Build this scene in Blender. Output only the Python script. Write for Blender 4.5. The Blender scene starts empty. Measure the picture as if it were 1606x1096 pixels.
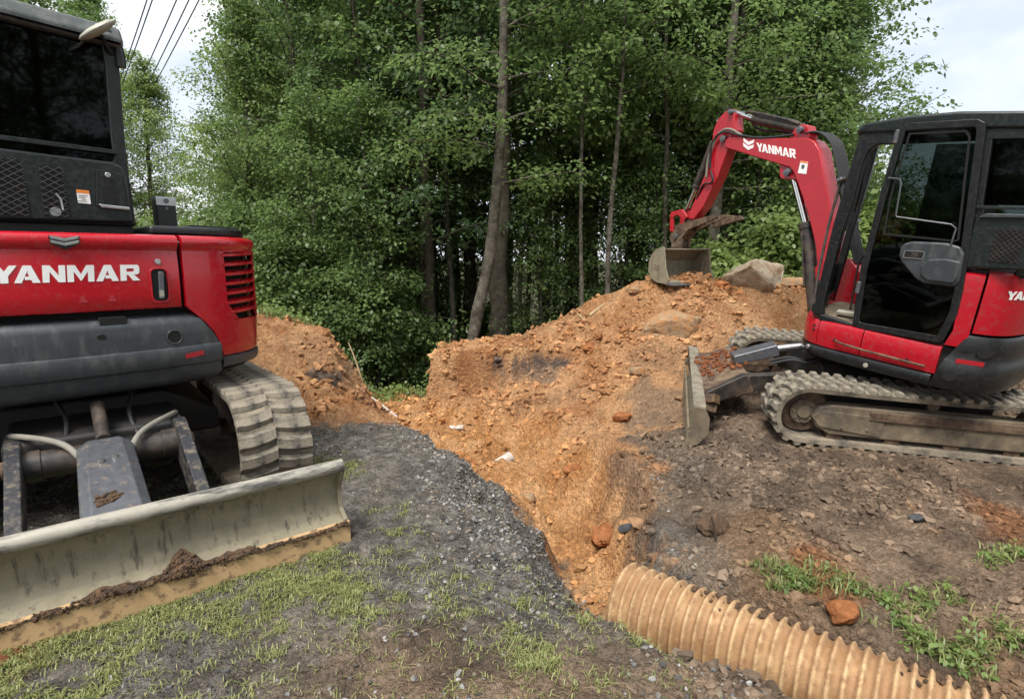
import bpy, bmesh, math, random
import numpy as np
from mathutils import Matrix, Vector

scene = bpy.context.scene
C = scene.collection
R = math.radians
rng = np.random.default_rng(7)
random.seed(7)

# ------------------------------------------------------------------ camera
cam_data = bpy.data.cameras.new('camera')
cam_data.sensor_width = 36.0
cam_data.lens = 36.0 * 880.0 / 1606.0
cam_data.clip_start = 0.05
cam_data.clip_end = 3000
cam = bpy.data.objects.new('camera', cam_data)
cam.location = (0, 0, 1.6)
cam.rotation_euler = (math.pi / 2 - math.atan(143 / 880), 0, 0)
C.objects.link(cam)
scene.camera = cam

# ------------------------------------------------------------------ sky and sun
SUN_EL, SUN_AZ = 58.0, 205.0            # degrees, azimuth clockwise from +Y
world = bpy.data.worlds.new('World')
scene.world = world
world.use_nodes = True
nt = world.node_tree
nt.nodes.clear()
n_out = nt.nodes.new('ShaderNodeOutputWorld')
n_bg = nt.nodes.new('ShaderNodeBackground')
n_bg.inputs['Strength'].default_value = 0.10
n_sky = nt.nodes.new('ShaderNodeTexSky')
n_sky.sky_type = 'NISHITA'
n_sky.sun_disc = False
n_sky.sun_elevation = R(SUN_EL)
n_sky.sun_rotation = R(SUN_AZ)
n_tc = nt.nodes.new('ShaderNodeTexCoord')
n_map = nt.nodes.new('ShaderNodeMapping')
n_map.inputs['Scale'].default_value = (1.0, 1.0, 2.2)
n_no = nt.nodes.new('ShaderNodeTexNoise')
n_no.inputs['Scale'].default_value = 2.6
n_no.inputs['Detail'].default_value = 6
n_no.inputs['Roughness'].default_value = 0.55
n_r1 = nt.nodes.new('ShaderNodeValToRGB')          # cloud brightness
n_r1.color_ramp.elements[0].position = 0.36
n_r1.color_ramp.elements[0].color = (0.52, 0.56, 0.62, 1)
n_r1.color_ramp.elements[1].position = 0.62
n_r1.color_ramp.elements[1].color = (0.75, 0.765, 0.79, 1)
n_sc = nt.nodes.new('ShaderNodeVectorMath')
n_sc.operation = 'SCALE'
n_sc.inputs['Scale'].default_value = 7.2
n_r2 = nt.nodes.new('ShaderNodeValToRGB')          # cloud cover
n_r2.color_ramp.elements[0].position = 0.30
n_r2.color_ramp.elements[0].color = (0.72, 0.72, 0.72, 1)
n_r2.color_ramp.elements[1].position = 0.55
n_r2.color_ramp.elements[1].color = (1, 1, 1, 1)
n_mix = nt.nodes.new('ShaderNodeMixRGB')
L = nt.links.new
L(n_tc.outputs['Generated'], n_map.inputs['Vector'])
L(n_map.outputs['Vector'], n_no.inputs['Vector'])
L(n_no.outputs['Fac'], n_r1.inputs['Fac'])
L(n_no.outputs['Fac'], n_r2.inputs['Fac'])
L(n_r1.outputs['Color'], n_sc.inputs[0])
L(n_r2.outputs['Color'], n_mix.inputs['Fac'])
L(n_sky.outputs['Color'], n_mix.inputs['Color1'])
L(n_sc.outputs['Vector'], n_mix.inputs['Color2'])
L(n_mix.outputs['Color'], n_bg.inputs['Color'])
L(n_bg.outputs['Background'], n_out.inputs['Surface'])

sun_data = bpy.data.lights.new('sun', 'SUN')
sun_data.energy = 2.4
sun_data.angle = R(24)
sun_data.color = (1.0, 0.96, 0.9)
sun = bpy.data.objects.new('sun', sun_data)
_a, _e = R(SUN_AZ), R(SUN_EL)
sd = Vector((math.sin(_a) * math.cos(_e), math.cos(_a) * math.cos(_e), math.sin(_e)))
sun.rotation_euler = sd.to_track_quat('Z', 'Y').to_euler()
sun.location = sd * 40
C.objects.link(sun)

scene.view_settings.view_transform = 'Standard'
scene.view_settings.look = 'None'
scene.view_settings.exposure = 1.25
scene.view_settings.gamma = 1.0
scene.view_settings.use_curve_mapping = False
scene.render.engine = 'CYCLES'
scene.cycles.max_bounces = 5
scene.cycles.diffuse_bounces = 3
scene.cycles.glossy_bounces = 3
scene.cycles.transmission_bounces = 4
scene.cycles.transparent_max_bounces = 8
scene.cycles.caustics_reflective = False
scene.cycles.caustics_refractive = False
scene.cycles.use_denoising = True
scene.cycles.use_adaptive_sampling = True
scene.cycles.adaptive_threshold = 0.03

# ------------------------------------------------------------------ materials
def _principled(m):
    return m.node_tree.nodes['Principled BSDF']

def mat(name, base, rough=0.6, metal=0.0, var=0.0, scale=8.0, bump=0.0, bscale=40.0,
        dirt=None, dirt_amt=0.5, dirt_scale=5.0, dirt_soft=0.12, coat=0.0, spec=0.5, attr=None, dirt_rough=0.9, detail=4, stretch=None):
    """Principled paint/soil material: colour variation, a layer of dirt with its own noise, fine relief."""
    m = bpy.data.materials.new(name)
    m.use_nodes = True
    t = m.node_tree
    p = _principled(m)
    p.inputs['Roughness'].default_value = rough
    p.inputs['Metallic'].default_value = metal
    p.inputs['Coat Weight'].default_value = coat
    p.inputs['Coat Roughness'].default_value = 0.08
    p.inputs['Specular IOR Level'].default_value = spec
    tc = t.nodes.new('ShaderNodeTexCoord')
    col = None
    if attr:
        a = t.nodes.new('ShaderNodeAttribute')
        a.attribute_name = attr
        col = a.outputs['Color']
    if var > 0:
        n = t.nodes.new('ShaderNodeTexNoise')
        n.inputs['Scale'].default_value = scale
        n.inputs['Detail'].default_value = detail
        n.inputs['Roughness'].default_value = 0.65
        t.links.new(tc.outputs['Object'], n.inputs['Vector'])
        mr = t.nodes.new('ShaderNodeMapRange')
        mr.inputs['From Min'].default_value = 0.25
        mr.inputs['From Max'].default_value = 0.75
        mr.inputs['To Min'].default_value = 1 - var
        mr.inputs['To Max'].default_value = 1 + var
        t.links.new(n.outputs['Fac'], mr.inputs['Value'])
        vm = t.nodes.new('ShaderNodeVectorMath')
        vm.operation = 'SCALE'
        if col is None:
            vm.inputs[0].default_value = base[:3]
        else:
            t.links.new(col, vm.inputs[0])
        t.links.new(mr.outputs['Result'], vm.inputs['Scale'])
        col = vm.outputs['Vector']
    if dirt is not None:
        n2 = t.nodes.new('ShaderNodeTexNoise')
        n2.inputs['Scale'].default_value = dirt_scale
        n2.inputs['Detail'].default_value = 6
        n2.inputs['Roughness'].default_value = 0.7
        if stretch:
            mp_ = t.nodes.new('ShaderNodeMapping')
            mp_.inputs['Scale'].default_value = stretch
            t.links.new(tc.outputs['Object'], mp_.inputs['Vector'])
            t.links.new(mp_.outputs['Vector'], n2.inputs['Vector'])
        else:
            t.links.new(tc.outputs['Object'], n2.inputs['Vector'])
        mr2 = t.nodes.new('ShaderNodeMapRange')
        th = 0.72 - 0.44 * dirt_amt
        mr2.inputs['From Min'].default_value = th - dirt_soft
        mr2.inputs['From Max'].default_value = th + dirt_soft
        t.links.new(n2.outputs['Fac'], mr2.inputs['Value'])
        mx = t.nodes.new('ShaderNodeMixRGB')
        if col is None:
            mx.inputs['Color1'].default_value = (*base[:3], 1)
        else:
            t.links.new(col, mx.inputs['Color1'])
        mx.inputs['Color2'].default_value = (*dirt, 1)
        t.links.new(mr2.outputs['Result'], mx.inputs['Fac'])
        col = mx.outputs['Color']
        rr = t.nodes.new('ShaderNodeMapRange')
        rr.inputs['To Min'].default_value = rough
        rr.inputs['To Max'].default_value = dirt_rough
        t.links.new(mr2.outputs['Result'], rr.inputs['Value'])
        t.links.new(rr.outputs['Result'], p.inputs['Roughness'])
    if col is None:
        p.inputs['Base Color'].default_value = (*base[:3], 1)
    else:
        t.links.new(col, p.inputs['Base Color'])
    if bump > 0:
        n3 = t.nodes.new('ShaderNodeTexNoise')
        n3.inputs['Scale'].default_value = bscale
        n3.inputs['Detail'].default_value = 6
        n3.inputs['Roughness'].default_value = 0.7
        t.links.new(tc.outputs['Object'], n3.inputs['Vector'])
        b = t.nodes.new('ShaderNodeBump')
        b.inputs['Strength'].default_value = bump
        b.inputs['Distance'].default_value = 0.02
        t.links.new(n3.outputs['Fac'], b.inputs['Height'])
        t.links.new(b.outputs['Normal'], p.inputs['Normal'])
    return m

def glass_mat(name, tint, refl=0.06):
    """Tinted safety glass: see-through, darkened, with a mirror sheen by angle."""
    m = bpy.data.materials.new(name)
    m.use_nodes = True
    t = m.node_tree
    t.nodes.clear()
    o = t.nodes.new('ShaderNodeOutputMaterial')
    tr = t.nodes.new('ShaderNodeBsdfTransparent')
    tr.inputs['Color'].default_value = (*tint, 1)
    gl = t.nodes.new('ShaderNodeBsdfGlossy')
    gl.inputs['Roughness'].default_value = 0.03
    gl.inputs['Color'].default_value = (0.85, 0.9, 0.9, 1)
    fr = t.nodes.new('ShaderNodeFresnel')
    fr.inputs['IOR'].default_value = 1.33
    mx = t.nodes.new('ShaderNodeMixShader')
    t.links.new(fr.outputs['Fac'], mx.inputs['Fac'])
    t.links.new(tr.outputs['BSDF'], mx.inputs[1])
    t.links.new(gl.outputs['BSDF'], mx.inputs[2])
    t.links.new(mx.outputs['Shader'], o.inputs['Surface'])
    return m

def leaf_mat(name, c_dark, c_light, trans=0.35):
    m = bpy.data.materials.new(name)
    m.use_nodes = True
    t = m.node_tree
    t.nodes.clear()
    o = t.nodes.new('ShaderNodeOutputMaterial')
    at = t.nodes.new('ShaderNodeAttribute')
    at.attribute_name = 'tone'
    oi = t.nodes.new('ShaderNodeObjectInfo')
    ad = t.nodes.new('ShaderNodeMath')
    ad.operation = 'MULTIPLY_ADD'
    ad.inputs[1].default_value = 0.30
    t.links.new(oi.outputs['Random'], ad.inputs[0])
    sp = t.nodes.new('ShaderNodeSeparateColor')
    t.links.new(at.outputs['Color'], sp.inputs['Color'])
    t.links.new(sp.outputs['Red'], ad.inputs[2])
    mx = t.nodes.new('ShaderNodeMixRGB')
    mx.inputs['Color1'].default_value = (*c_dark, 1)
    mx.inputs['Color2'].default_value = (*c_light, 1)
    t.links.new(ad.outputs['Value'], mx.inputs['Fac'])
    df = t.nodes.new('ShaderNodeBsdfDiffuse')
    t.links.new(mx.outputs['Color'], df.inputs['Color'])
    gs = t.nodes.new('ShaderNodeBsdfGlossy')
    gs.inputs['Roughness'].default_value = 0.45
    p = t.nodes.new('ShaderNodeMixShader')
    p.inputs['Fac'].default_value = 0.045
    t.links.new(df.outputs['BSDF'], p.inputs[1])
    t.links.new(gs.outputs['BSDF'], p.inputs[2])
    tl = t.nodes.new('ShaderNodeBsdfTranslucent')
    hs = t.nodes.new('ShaderNodeHueSaturation')
    hs.inputs['Value'].default_value = 1.5
    t.links.new(mx.outputs['Color'], hs.inputs['Color'])
    t.links.new(hs.outputs['Color'], tl.inputs['Color'])
    ms = t.nodes.new('ShaderNodeMixShader')
    ms.inputs['Fac'].default_value = trans
    t.links.new(p.outputs['Shader'], ms.inputs[1])
    t.links.new(tl.outputs['BSDF'], ms.inputs[2])
    t.links.new(ms.outputs['Shader'], o.inputs['Surface'])
    return m

def soil_mat(name):
    m = mat(name, (.2, .1, .05), 0.95, var=0.38, scale=24, attr='tone', spec=0.12, detail=6)
    t = m.node_tree
    p = _principled(m)
    tc = t.nodes.new('ShaderNodeTexCoord')
    acc = None
    for sc, amt in ((16, 0.9), (42, 0.55), (105, 0.28)):
        v = t.nodes.new('ShaderNodeTexVoronoi')
        v.inputs['Scale'].default_value = sc
        n = t.nodes.new('ShaderNodeTexNoise')
        n.inputs['Scale'].default_value = sc * 1.3
        n.inputs['Detail'].default_value = 3
        n.inputs['Roughness'].default_value = .7
        t.links.new(tc.outputs['Object'], n.inputs['Vector'])
        ad = t.nodes.new('ShaderNodeVectorMath')
        ad.operation = 'MULTIPLY_ADD'
        ad.inputs[1].default_value = (1.6 / sc,) * 3
        t.links.new(n.outputs['Color'], ad.inputs[0])
        t.links.new(tc.outputs['Object'], ad.inputs[2])
        t.links.new(ad.outputs['Vector'], v.inputs['Vector'])
        mu = t.nodes.new('ShaderNodeMath')
        mu.operation = 'MULTIPLY_ADD'
        mu.inputs[1].default_value = -amt
        t.links.new(v.outputs['Distance'], mu.inputs[0])
        if acc is not None:
            t.links.new(acc, mu.inputs[2])
        else:
            mu.inputs[2].default_value = 1.0
        acc = mu.outputs['Value']
        mu2 = t.nodes.new('ShaderNodeMath')
        mu2.operation = 'MULTIPLY_ADD'
        mu2.inputs[1].default_value = amt * .8
        t.links.new(n.outputs['Fac'], mu2.inputs[0])
        t.links.new(acc, mu2.inputs[2])
        acc = mu2.outputs['Value']
    # each crumb its own shade
    src = p.inputs['Base Color'].links[0].from_socket
    for sc, lo, hi in ((38, .84, 1.18), (95, .80, 1.22)):
        v = t.nodes.new('ShaderNodeTexVoronoi')
        v.inputs['Scale'].default_value = sc
        t.links.new(tc.outputs['Object'], v.inputs['Vector'])
        se = t.nodes.new('ShaderNodeSeparateColor')
        t.links.new(v.outputs['Color'], se.inputs['Color'])
        mr = t.nodes.new('ShaderNodeMapRange')
        mr.inputs['To Min'].default_value = lo
        mr.inputs['To Max'].default_value = hi
        t.links.new(se.outputs['Red'], mr.inputs['Value'])
        vm = t.nodes.new('ShaderNodeVectorMath')
        vm.operation = 'SCALE'
        t.links.new(src, vm.inputs[0])
        t.links.new(mr.outputs['Result'], vm.inputs['Scale'])
        src = vm.outputs['Vector']
    t.links.new(src, p.inputs['Base Color'])
    b = t.nodes.new('ShaderNodeBump')
    b.inputs['Strength'].default_value = 1.0
    b.inputs['Distance'].default_value = 0.035
    t.links.new(acc, b.inputs['Height'])
    t.links.new(b.outputs['Normal'], p.inputs['Normal'])
    return m

M = {}
M['soil'] = soil_mat('soil')
M['clod'] = mat('clod', (0.2, 0.1, 0.05), 0.95, var=0.3, scale=40, bump=0.6, bscale=110, attr='tone', spec=0.15)
M['gravel'] = mat('gravel', (0.05, 0.05, 0.05), 0.75, var=0.3, scale=60, attr='tone', spec=0.3)
M['red'] = mat('red_paint', (0.42, 0.003, 0.013), 0.24, var=0.05, scale=3, coat=0.45, dirt=(0.31, 0.025, 0.025), dirt_amt=0.16, dirt_scale=26, dirt_soft=0.12)
M['red_dusty'] = mat('red_paint_dusty', (0.38, 0.004, 0.014), 0.32, var=0.08, scale=4, coat=0.25, dirt=(0.23, 0.025, 0.024), dirt_amt=0.22, dirt_scale=28, dirt_soft=0.12)
M['grey'] = mat('grey_cast', (0.036, 0.042, 0.047), 0.38, var=0.12, scale=14, bump=0.06, bscale=120, dirt=(0.085, 0.086, 0.084), dirt_amt=0.20, dirt_scale=18, dirt_soft=0.14, coat=0.12, dirt_rough=.7, stretch=(1, 1, .35))
M['black'] = mat('black_paint', (0.007, 0.008, 0.009), 0.33, var=0.1, scale=8, dirt=(0.022, 0.022, 0.021), dirt_amt=0.25, dirt_scale=40, dirt_soft=0.16, dirt_rough=.6)
M['dark_teal'] = mat('black_teal_plastic', (0.007, 0.012, 0.012), 0.30, var=0.1, scale=6, dirt=(0.022, 0.024, 0.023), dirt_amt=0.25, dirt_scale=40, dirt_soft=0.16, dirt_rough=.6)
M['void'] = mat('dark_cavity', (0.006, 0.006, 0.006), 0.9)
M['rubber'] = mat('rubber_muddy', (0.030, 0.029, 0.028), 0.85, var=0.2, scale=20, bump=0.4, bscale=60, dirt=(0.24, 0.20, 0.145), dirt_amt=0.62, dirt_scale=7, dirt_soft=0.12)
M['lug'] = mat('lug_muddy', (0.038, 0.036, 0.034), 0.8, var=0.3, scale=24, bump=0.6, bscale=50, dirt=(0.255, 0.22, 0.165), dirt_amt=0.58, dirt_scale=9, dirt_soft=0.12)
M['steel'] = mat('worn_steel', (0.13, 0.14, 0.155), 0.42, 0.55, var=0.25, scale=20, bump=0.12, bscale=50, dirt=(0.24, 0.17, 0.11), dirt_amt=0.22, dirt_scale=22, dirt_soft=.08)
M['chrome'] = mat('chrome_rod', (0.65, 0.65, 0.64), 0.18, 1.0)
M['black_metal'] = mat('black_metal', (0.018, 0.019, 0.021), 0.4, 0.2, var=0.15, scale=10, dirt=(0.14, 0.10, 0.07), dirt_amt=0.22, dirt_scale=8, dirt_soft=0.25)
M['hose'] = mat('hose_rubber', (0.016, 0.016, 0.017), 0.55)
M['tan_hose'] = mat('tan_hose', (0.20, 0.185, 0.155), 0.6, var=0.2)
M['blade'] = mat('blade_dried_mud', (0.215, 0.190, 0.130), 0.58, var=0.18, scale=14, bump=0.25, bscale=60, dirt=(0.095, 0.08, 0.06), dirt_amt=0.28, dirt_scale=16, dirt_soft=0.06, spec=0.35, stretch=(1.6, 1, .22))
M['blade_top'] = mat('blade_top_scuffed', (0.31, 0.29, 0.24), 0.5, var=0.2, scale=9, dirt=(0.08, 0.076, 0.07), dirt_amt=0.42, dirt_scale=16, dirt_soft=0.07, stretch=(.2, 1, 1))
M['blade_top_cross'] = mat('blade_top_muddy', (0.22, 0.195, 0.145), 0.7, var=0.2, scale=9, dirt=(0.10, 0.085, 0.065), dirt_amt=0.42, dirt_scale=12, dirt_soft=0.1)
M['cut_edge'] = mat('cutting_edge_clay', (0.43, 0.285, 0.140), 0.85, var=0.15, scale=14, dirt=(0.17, 0.105, 0.06), dirt_amt=0.38, dirt_scale=14, dirt_soft=0.05)
M['mud'] = mat('mud', (0.17, 0.105, 0.062), 0.95, var=0.45, scale=45, bump=1.0, bscale=90, dirt=(0.09, 0.065, 0.05), dirt_amt=.5, dirt_scale=25, dirt_soft=.1, spec=0.1)
M['mud_red'] = mat('mud_red', (0.20, 0.075, 0.035), 0.95, var=0.4, scale=30, bump=0.9, bscale=70, spec=0.1)
M['mud_tan'] = mat('mud_tan_plate', (0.20, 0.155, 0.10), 0.85, var=0.25, scale=9, bump=0.3, bscale=50, dirt=(0.055, 0.045, 0.037), dirt_amt=0.42, dirt_scale=4, dirt_soft=0.15)
M['rust'] = mat('rusty_steel', (0.075, 0.045, 0.03), 0.8, 0.2, var=0.3, scale=14, bump=0.3, dirt=(0.20, 0.14, 0.09), dirt_amt=0.4, dirt_scale=7)
M['white'] = mat('white_decal', (0.80, 0.80, 0.78), 0.5)
M['orange'] = mat('orange_decal', (0.75, 0.22, 0.03), 0.5)
M['silver'] = mat('silver', (0.55, 0.56, 0.57), 0.3, 0.9, var=0.1, scale=20)
M['pale'] = mat('pale_plastic', (0.33, 0.32, 0.26), 0.45, var=0.1)
M['glass'] = glass_mat('tinted_glass', (0.22, 0.26, 0.245))
M['glass_dark'] = glass_mat('dark_glass', (0.03, 0.035, 0.035))
M['pipe'] = mat('pipe_clay_coated', (0.6, 0.4, 0.2), 0.55, var=0.2, scale=18, bump=0.4, bscale=45, dirt=(0.31, 0.18, 0.092), dirt_amt=0.45, dirt_scale=15, dirt_soft=0.07, spec=0.35, attr='tone')
M['pvc'] = mat('white_plastic', (0.52, 0.54, 0.53), 0.45, var=0.1, dirt=(0.34, 0.19, 0.09), dirt_amt=0.42, dirt_scale=16)
M['rock'] = mat('pale_rock', (0.45, 0.375, 0.275), 0.9, var=0.35, scale=9, bump=0.9, bscale=22, dirt=(0.26, 0.16, 0.085), dirt_amt=0.40, dirt_scale=5, dirt_soft=0.10, spec=0.2)
M['rock_brown'] = mat('brown_rock', (0.30, 0.21, 0.13), 0.95, var=0.4, scale=12, bump=1.0, bscale=28, dirt=(0.36, 0.18, 0.075), dirt_amt=0.45, dirt_scale=8, dirt_soft=0.1, spec=0.15)
M['rock_dark'] = mat('dark_rock', (0.055, 0.055, 0.06), 0.8, var=0.35, scale=10, bump=0.6, bscale=30)
M['clay_lump'] = mat('clay_lump', (0.30, 0.12, 0.048), 0.95, var=0.4, scale=18, bump=1.0, bscale=45, spec=0.1)
M['wood'] = mat('bare_wood', (0.36, 0.27, 0.155), 0.85, var=0.3, scale=15)
M['twig'] = mat('dark_twig', (0.05, 0.035, 0.025), 0.9, var=0.3)
M['bark'] = mat('bark_brown', (0.11, 0.092, 0.068), 0.95, var=0.4, scale=8, bump=1.0, bscale=16, dirt=(0.20, 0.19, 0.155), dirt_amt=0.4, dirt_scale=4, spec=0.1)
M['bark_pale'] = mat('bark_pale', (0.135, 0.122, 0.098), 0.9, var=0.45, scale=13, bump=1.0, bscale=24, dirt=(0.05, 0.043, 0.032), dirt_amt=0.48, dirt_scale=6, dirt_soft=.1, spec=0.1)
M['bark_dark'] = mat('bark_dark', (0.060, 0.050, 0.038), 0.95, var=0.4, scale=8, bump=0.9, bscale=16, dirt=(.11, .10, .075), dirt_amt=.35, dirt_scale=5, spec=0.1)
M['leaf'] = leaf_mat('leaf_green', (0.055, 0.102, 0.034), (0.200, 0.285, 0.090), 0.48)
M['leaf_light'] = leaf_mat('leaf_yellow_green', (0.098, 0.162, 0.045), (0.28, 0.350, 0.115), 0.48)
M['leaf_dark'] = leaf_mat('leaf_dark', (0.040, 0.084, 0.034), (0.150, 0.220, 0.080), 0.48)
M['grass'] = leaf_mat('grass_blade', (0.085, 0.115, 0.032), (0.29, 0.30, 0.115), 0.25)
M['chassis'] = mat('chassis_black', (0.010, 0.010, 0.011), 0.6, var=.2, dirt=(.05, .04, .03), dirt_amt=.3, dirt_scale=6, dirt_soft=.15)
M['rail'] = mat('rail_worn', (0.10, 0.105, 0.11), 0.35, 0.5, var=.2)
M['clover'] = leaf_mat('clover_leaf', (0.055, 0.11, 0.025), (0.20, 0.27, 0.07), 0.3)
M['straw'] = mat('straw', (0.42, 0.33, 0.18), 0.8, var=.3)
M['faded'] = mat('faded_mark', (0.36, 0.02, 0.03), 0.6)
M['arm'] = mat('blade_arm_paint', (0.030, 0.032, 0.036), 0.45, .2, var=.2, scale=18, bump=.15, bscale=60, dirt=(.16, .13, .095), dirt_amt=.34, dirt_scale=20, dirt_soft=.08)
M['wire'] = mat('wire', (0.09, 0.09, 0.10), 0.6)
M['tape_red'] = mat('red_tape', (0.5, 0.03, 0.03), 0.6)

# ------------------------------------------------------------------ object helpers
def tag(o, label=None, cat=None, group=None, kind=None):
    if label: o['label'] = label
    if cat: o['category'] = cat
    if group: o['group'] = group
    if kind: o['kind'] = kind
    return o

def empty(name, loc=(0, 0, 0), rot=(0, 0, 0)):
    o = bpy.data.objects.new(name, None)
    o.empty_display_size = 0.2
    o.location = loc
    o.rotation_euler = rot
    C.objects.link(o)
    return o

def link(name, me, parent=None):
    o = bpy.data.objects.new(name, me)
    C.objects.link(o)
    if parent is not None:
        o.parent = parent
    return o

def np_mesh(name, V, F, material, smooth=True, tone=None, sharp=None):
    """Fast mesh from arrays; F is (n,3) or (n,4)."""
    me = bpy.data.meshes.new(name)
    V = np.asarray(V, dtype=np.float32)
    F = np.asarray(F, dtype=np.int32)
    k = F.shape[1]
    me.vertices.add(len(V))
    me.vertices.foreach_set('co', V.ravel())
    me.loops.add(F.size)
    me.loops.foreach_set('vertex_index', F.ravel())
    me.polygons.add(len(F))
    me.polygons.foreach_set('loop_start', np.arange(0, F.size, k, dtype=np.int32))
    me.polygons.foreach_set('loop_total', np.full(len(F), k, dtype=np.int32))
    me.update(calc_edges=True)
    me.polygons.foreach_set('use_smooth', np.full(len(F), bool(smooth)))
    if tone is not None:
        ca = me.color_attributes.new('tone', 'FLOAT_COLOR', 'POINT')
        t = np.ones((len(V), 4), dtype=np.float32)
        t[:, :3] = tone if np.ndim(tone) == 2 else np.asarray(tone)[:, None]
        ca.data.foreach_set('color', t.ravel())
    me.materials.append(material)
    if sharp is not None:
        me.set_sharp_from_angle(angle=R(sharp))
    return me

class MB:
    """Collects boxes, prisms, tubes and shells; build() links them as ONE mesh object."""
    def __init__(s, M4=None):
        s.v, s.f, s.M = [], [], M4
    def add(s, vs, fs):
        k = len(s.v)
        s.v += [tuple(p) for p in vs]
        s.f += [tuple(i + k for i in f) for f in fs]
        return s
    def box(s, c, size, rot=None):
        hx, hy, hz = size[0] / 2, size[1] / 2, size[2] / 2
        vs = [Vector((x, y, z)) for x in (-hx, hx) for y in (-hy, hy) for z in (-hz, hz)]
        if rot is not None:
            m = rot.to_3x3() if hasattr(rot, 'to_3x3') else Matrix.Rotation(rot, 3, 'Z')
            vs = [m @ p for p in vs]
        vs = [p + Vector(c) for p in vs]
        return s.add(vs, [(0, 1, 3, 2), (4, 6, 7, 5), (0, 4, 5, 1), (2, 3, 7, 6), (0, 2, 6, 4), (1, 5, 7, 3)])
    def beam(s, p0, p1, w, h, up=(0, 0, 1), w1=None, h1=None):
        """Rectangular bar from p0 to p1, w across and h along up; may taper."""
        p0, p1 = Vector(p0), Vector(p1)
        d = (p1 - p0).normalized()
        a = d.cross(Vector(up)).normalized()
        b = a.cross(d).normalized()
        w1 = w if w1 is None else w1
        h1 = h if h1 is None else h1
        vs = []
        for p, ww, hh in ((p0, w, h), (p1, w1, h1)):
            vs += [p + a * sx * ww / 2 + b * sy * hh / 2 for sx, sy in ((-1, -1), (1, -1), (1, 1), (-1, 1))]
        return s.add(vs, [(3, 2, 1, 0), (4, 5, 6, 7), (0, 1, 5, 4), (1, 2, 6, 5), (2, 3, 7, 6), (3, 0, 4, 7)])
    def prism(s, poly, fn, a, b):
        """Extrude a 2-D polygon: fn(u, v, w) gives the point, w running from a to b."""
        n = len(poly)
        vs = [fn(u, v, a) for u, v in poly] + [fn(u, v, b) for u, v in poly]
        fs = [tuple(range(n - 1, -1, -1)), tuple(range(n, 2 * n))]
        fs += [(i, (i + 1) % n, n + (i + 1) % n, n + i) for i in range(n)]
        return s.add(vs, fs)
    def ring(s, outer, inner, fn, a, b):
        n = len(outer)
        vs = [fn(u, v, a) for u, v in outer] + [fn(u, v, a) for u, v in inner]
        vs += [fn(u, v, b) for u, v in outer] + [fn(u, v, b) for u, v in inner]
        fs = []
        for i in range(n):
            j = (i + 1) % n
            fs += [(i, j, n + j, n + i), (2 * n + j, 2 * n + i, 3 * n + i, 3 * n + j),
                   (j, i, 2 * n + i, 2 * n + j), (n + i, n + j, 3 * n + j, 3 * n + i)]
        return s.add(vs, fs)
    def tube(s, pts, r, n=10, caps=True, smooth_path=0):
        pts = [Vector(p) for p in pts]
        if smooth_path:
            for _ in range(smooth_path):
                q = [pts[0]]
                for p0, p1 in zip(pts, pts[1:]):
                    q += [p0 * 0.75 + p1 * 0.25, p0 * 0.25 + p1 * 0.75]
                pts = q + [pts[-1]]
        rs = r if isinstance(r, (list, tuple)) else [r] * len(pts)
        if len(rs) != len(pts):
            rs = [rs[0] + (rs[-1] - rs[0]) * i / (len(pts) - 1) for i in range(len(pts))]
        vs, fs = [], []
        a = None
        for i, p in enumerate(pts):
            d = (pts[min(i + 1, len(pts) - 1)] - pts[max(i - 1, 0)]).normalized()
            if a is None:
                a = d.orthogonal().normalized()
            a = (a - d * a.dot(d)).normalized()
            b = d.cross(a)
            vs += [p + (a * math.cos(2 * math.pi * k / n) + b * math.sin(2 * math.pi * k / n)) * rs[i] for k in range(n)]
        for i in range(len(pts) - 1):
            for k in range(n):
                k2 = (k + 1) % n
                fs.append((i * n + k, i * n + k2, (i + 1) * n + k2, (i + 1) * n + k))
        if caps:
            fs.append(tuple(range(n - 1, -1, -1)))
            fs.append(tuple((len(pts) - 1) * n + k for k in range(n)))
        return s.add(vs, fs)
    def cyl(s, p0, p1, r, n=16, r1=None):
        return s.tube([p0, p1], [r, r if r1 is None else r1], n)
    def build(s, name, material, parent=None, bevel=0.0, seg=2, smooth=True, angle=35, M4=None):
        me = bpy.data.meshes.new(name)
        Mx = M4 if M4 is not None else s.M
        vs = [Mx @ Vector(p) for p in s.v] if Mx is not None else s.v
        me.from_pydata([tuple(p) for p in vs], [], s.f)
        bm = bmesh.new()
        bm.from_mesh(me)
        bmesh.ops.recalc_face_normals(bm, faces=bm.faces)
        bm.to_mesh(me)
        bm.free()
        me.materials.append(material)
        if smooth:
            me.polygons.foreach_set('use_smooth', np.ones(len(me.polygons), dtype=bool))
            me.set_sharp_from_angle(angle=R(angle))
        o = link(name, me, parent)
        if bevel > 0:
            md = o.modifiers.new('bevel', 'BEVEL')
            md.width = bevel
            md.segments = seg
            md.limit_method = 'ANGLE'
            md.angle_limit = R(30)
            md.harden_normals = True
        return o

def inset(poly, d):
    """Offset a polygon inwards by d."""
    n = len(poly)
    area = sum(poly[i][0] * poly[(i + 1) % n][1] - poly[(i + 1) % n][0] * poly[i][1] for i in range(n))
    sg = 1 if area > 0 else -1
    out = []
    for i in range(n):
        p0, p1, p2 = (Vector(poly[k]) for k in ((i - 1) % n, i, (i + 1) % n))
        a = (p1 - p0).normalized()
        b = (p2 - p1).normalized()
        na, nb = Vector((-a.y, a.x)) * sg, Vector((-b.y, b.x)) * sg
        m = (na + nb)
        m = m / max(m.length_squared, 0.3) * 2
        out.append(tuple(p1 + m * d))
    return out

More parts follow.
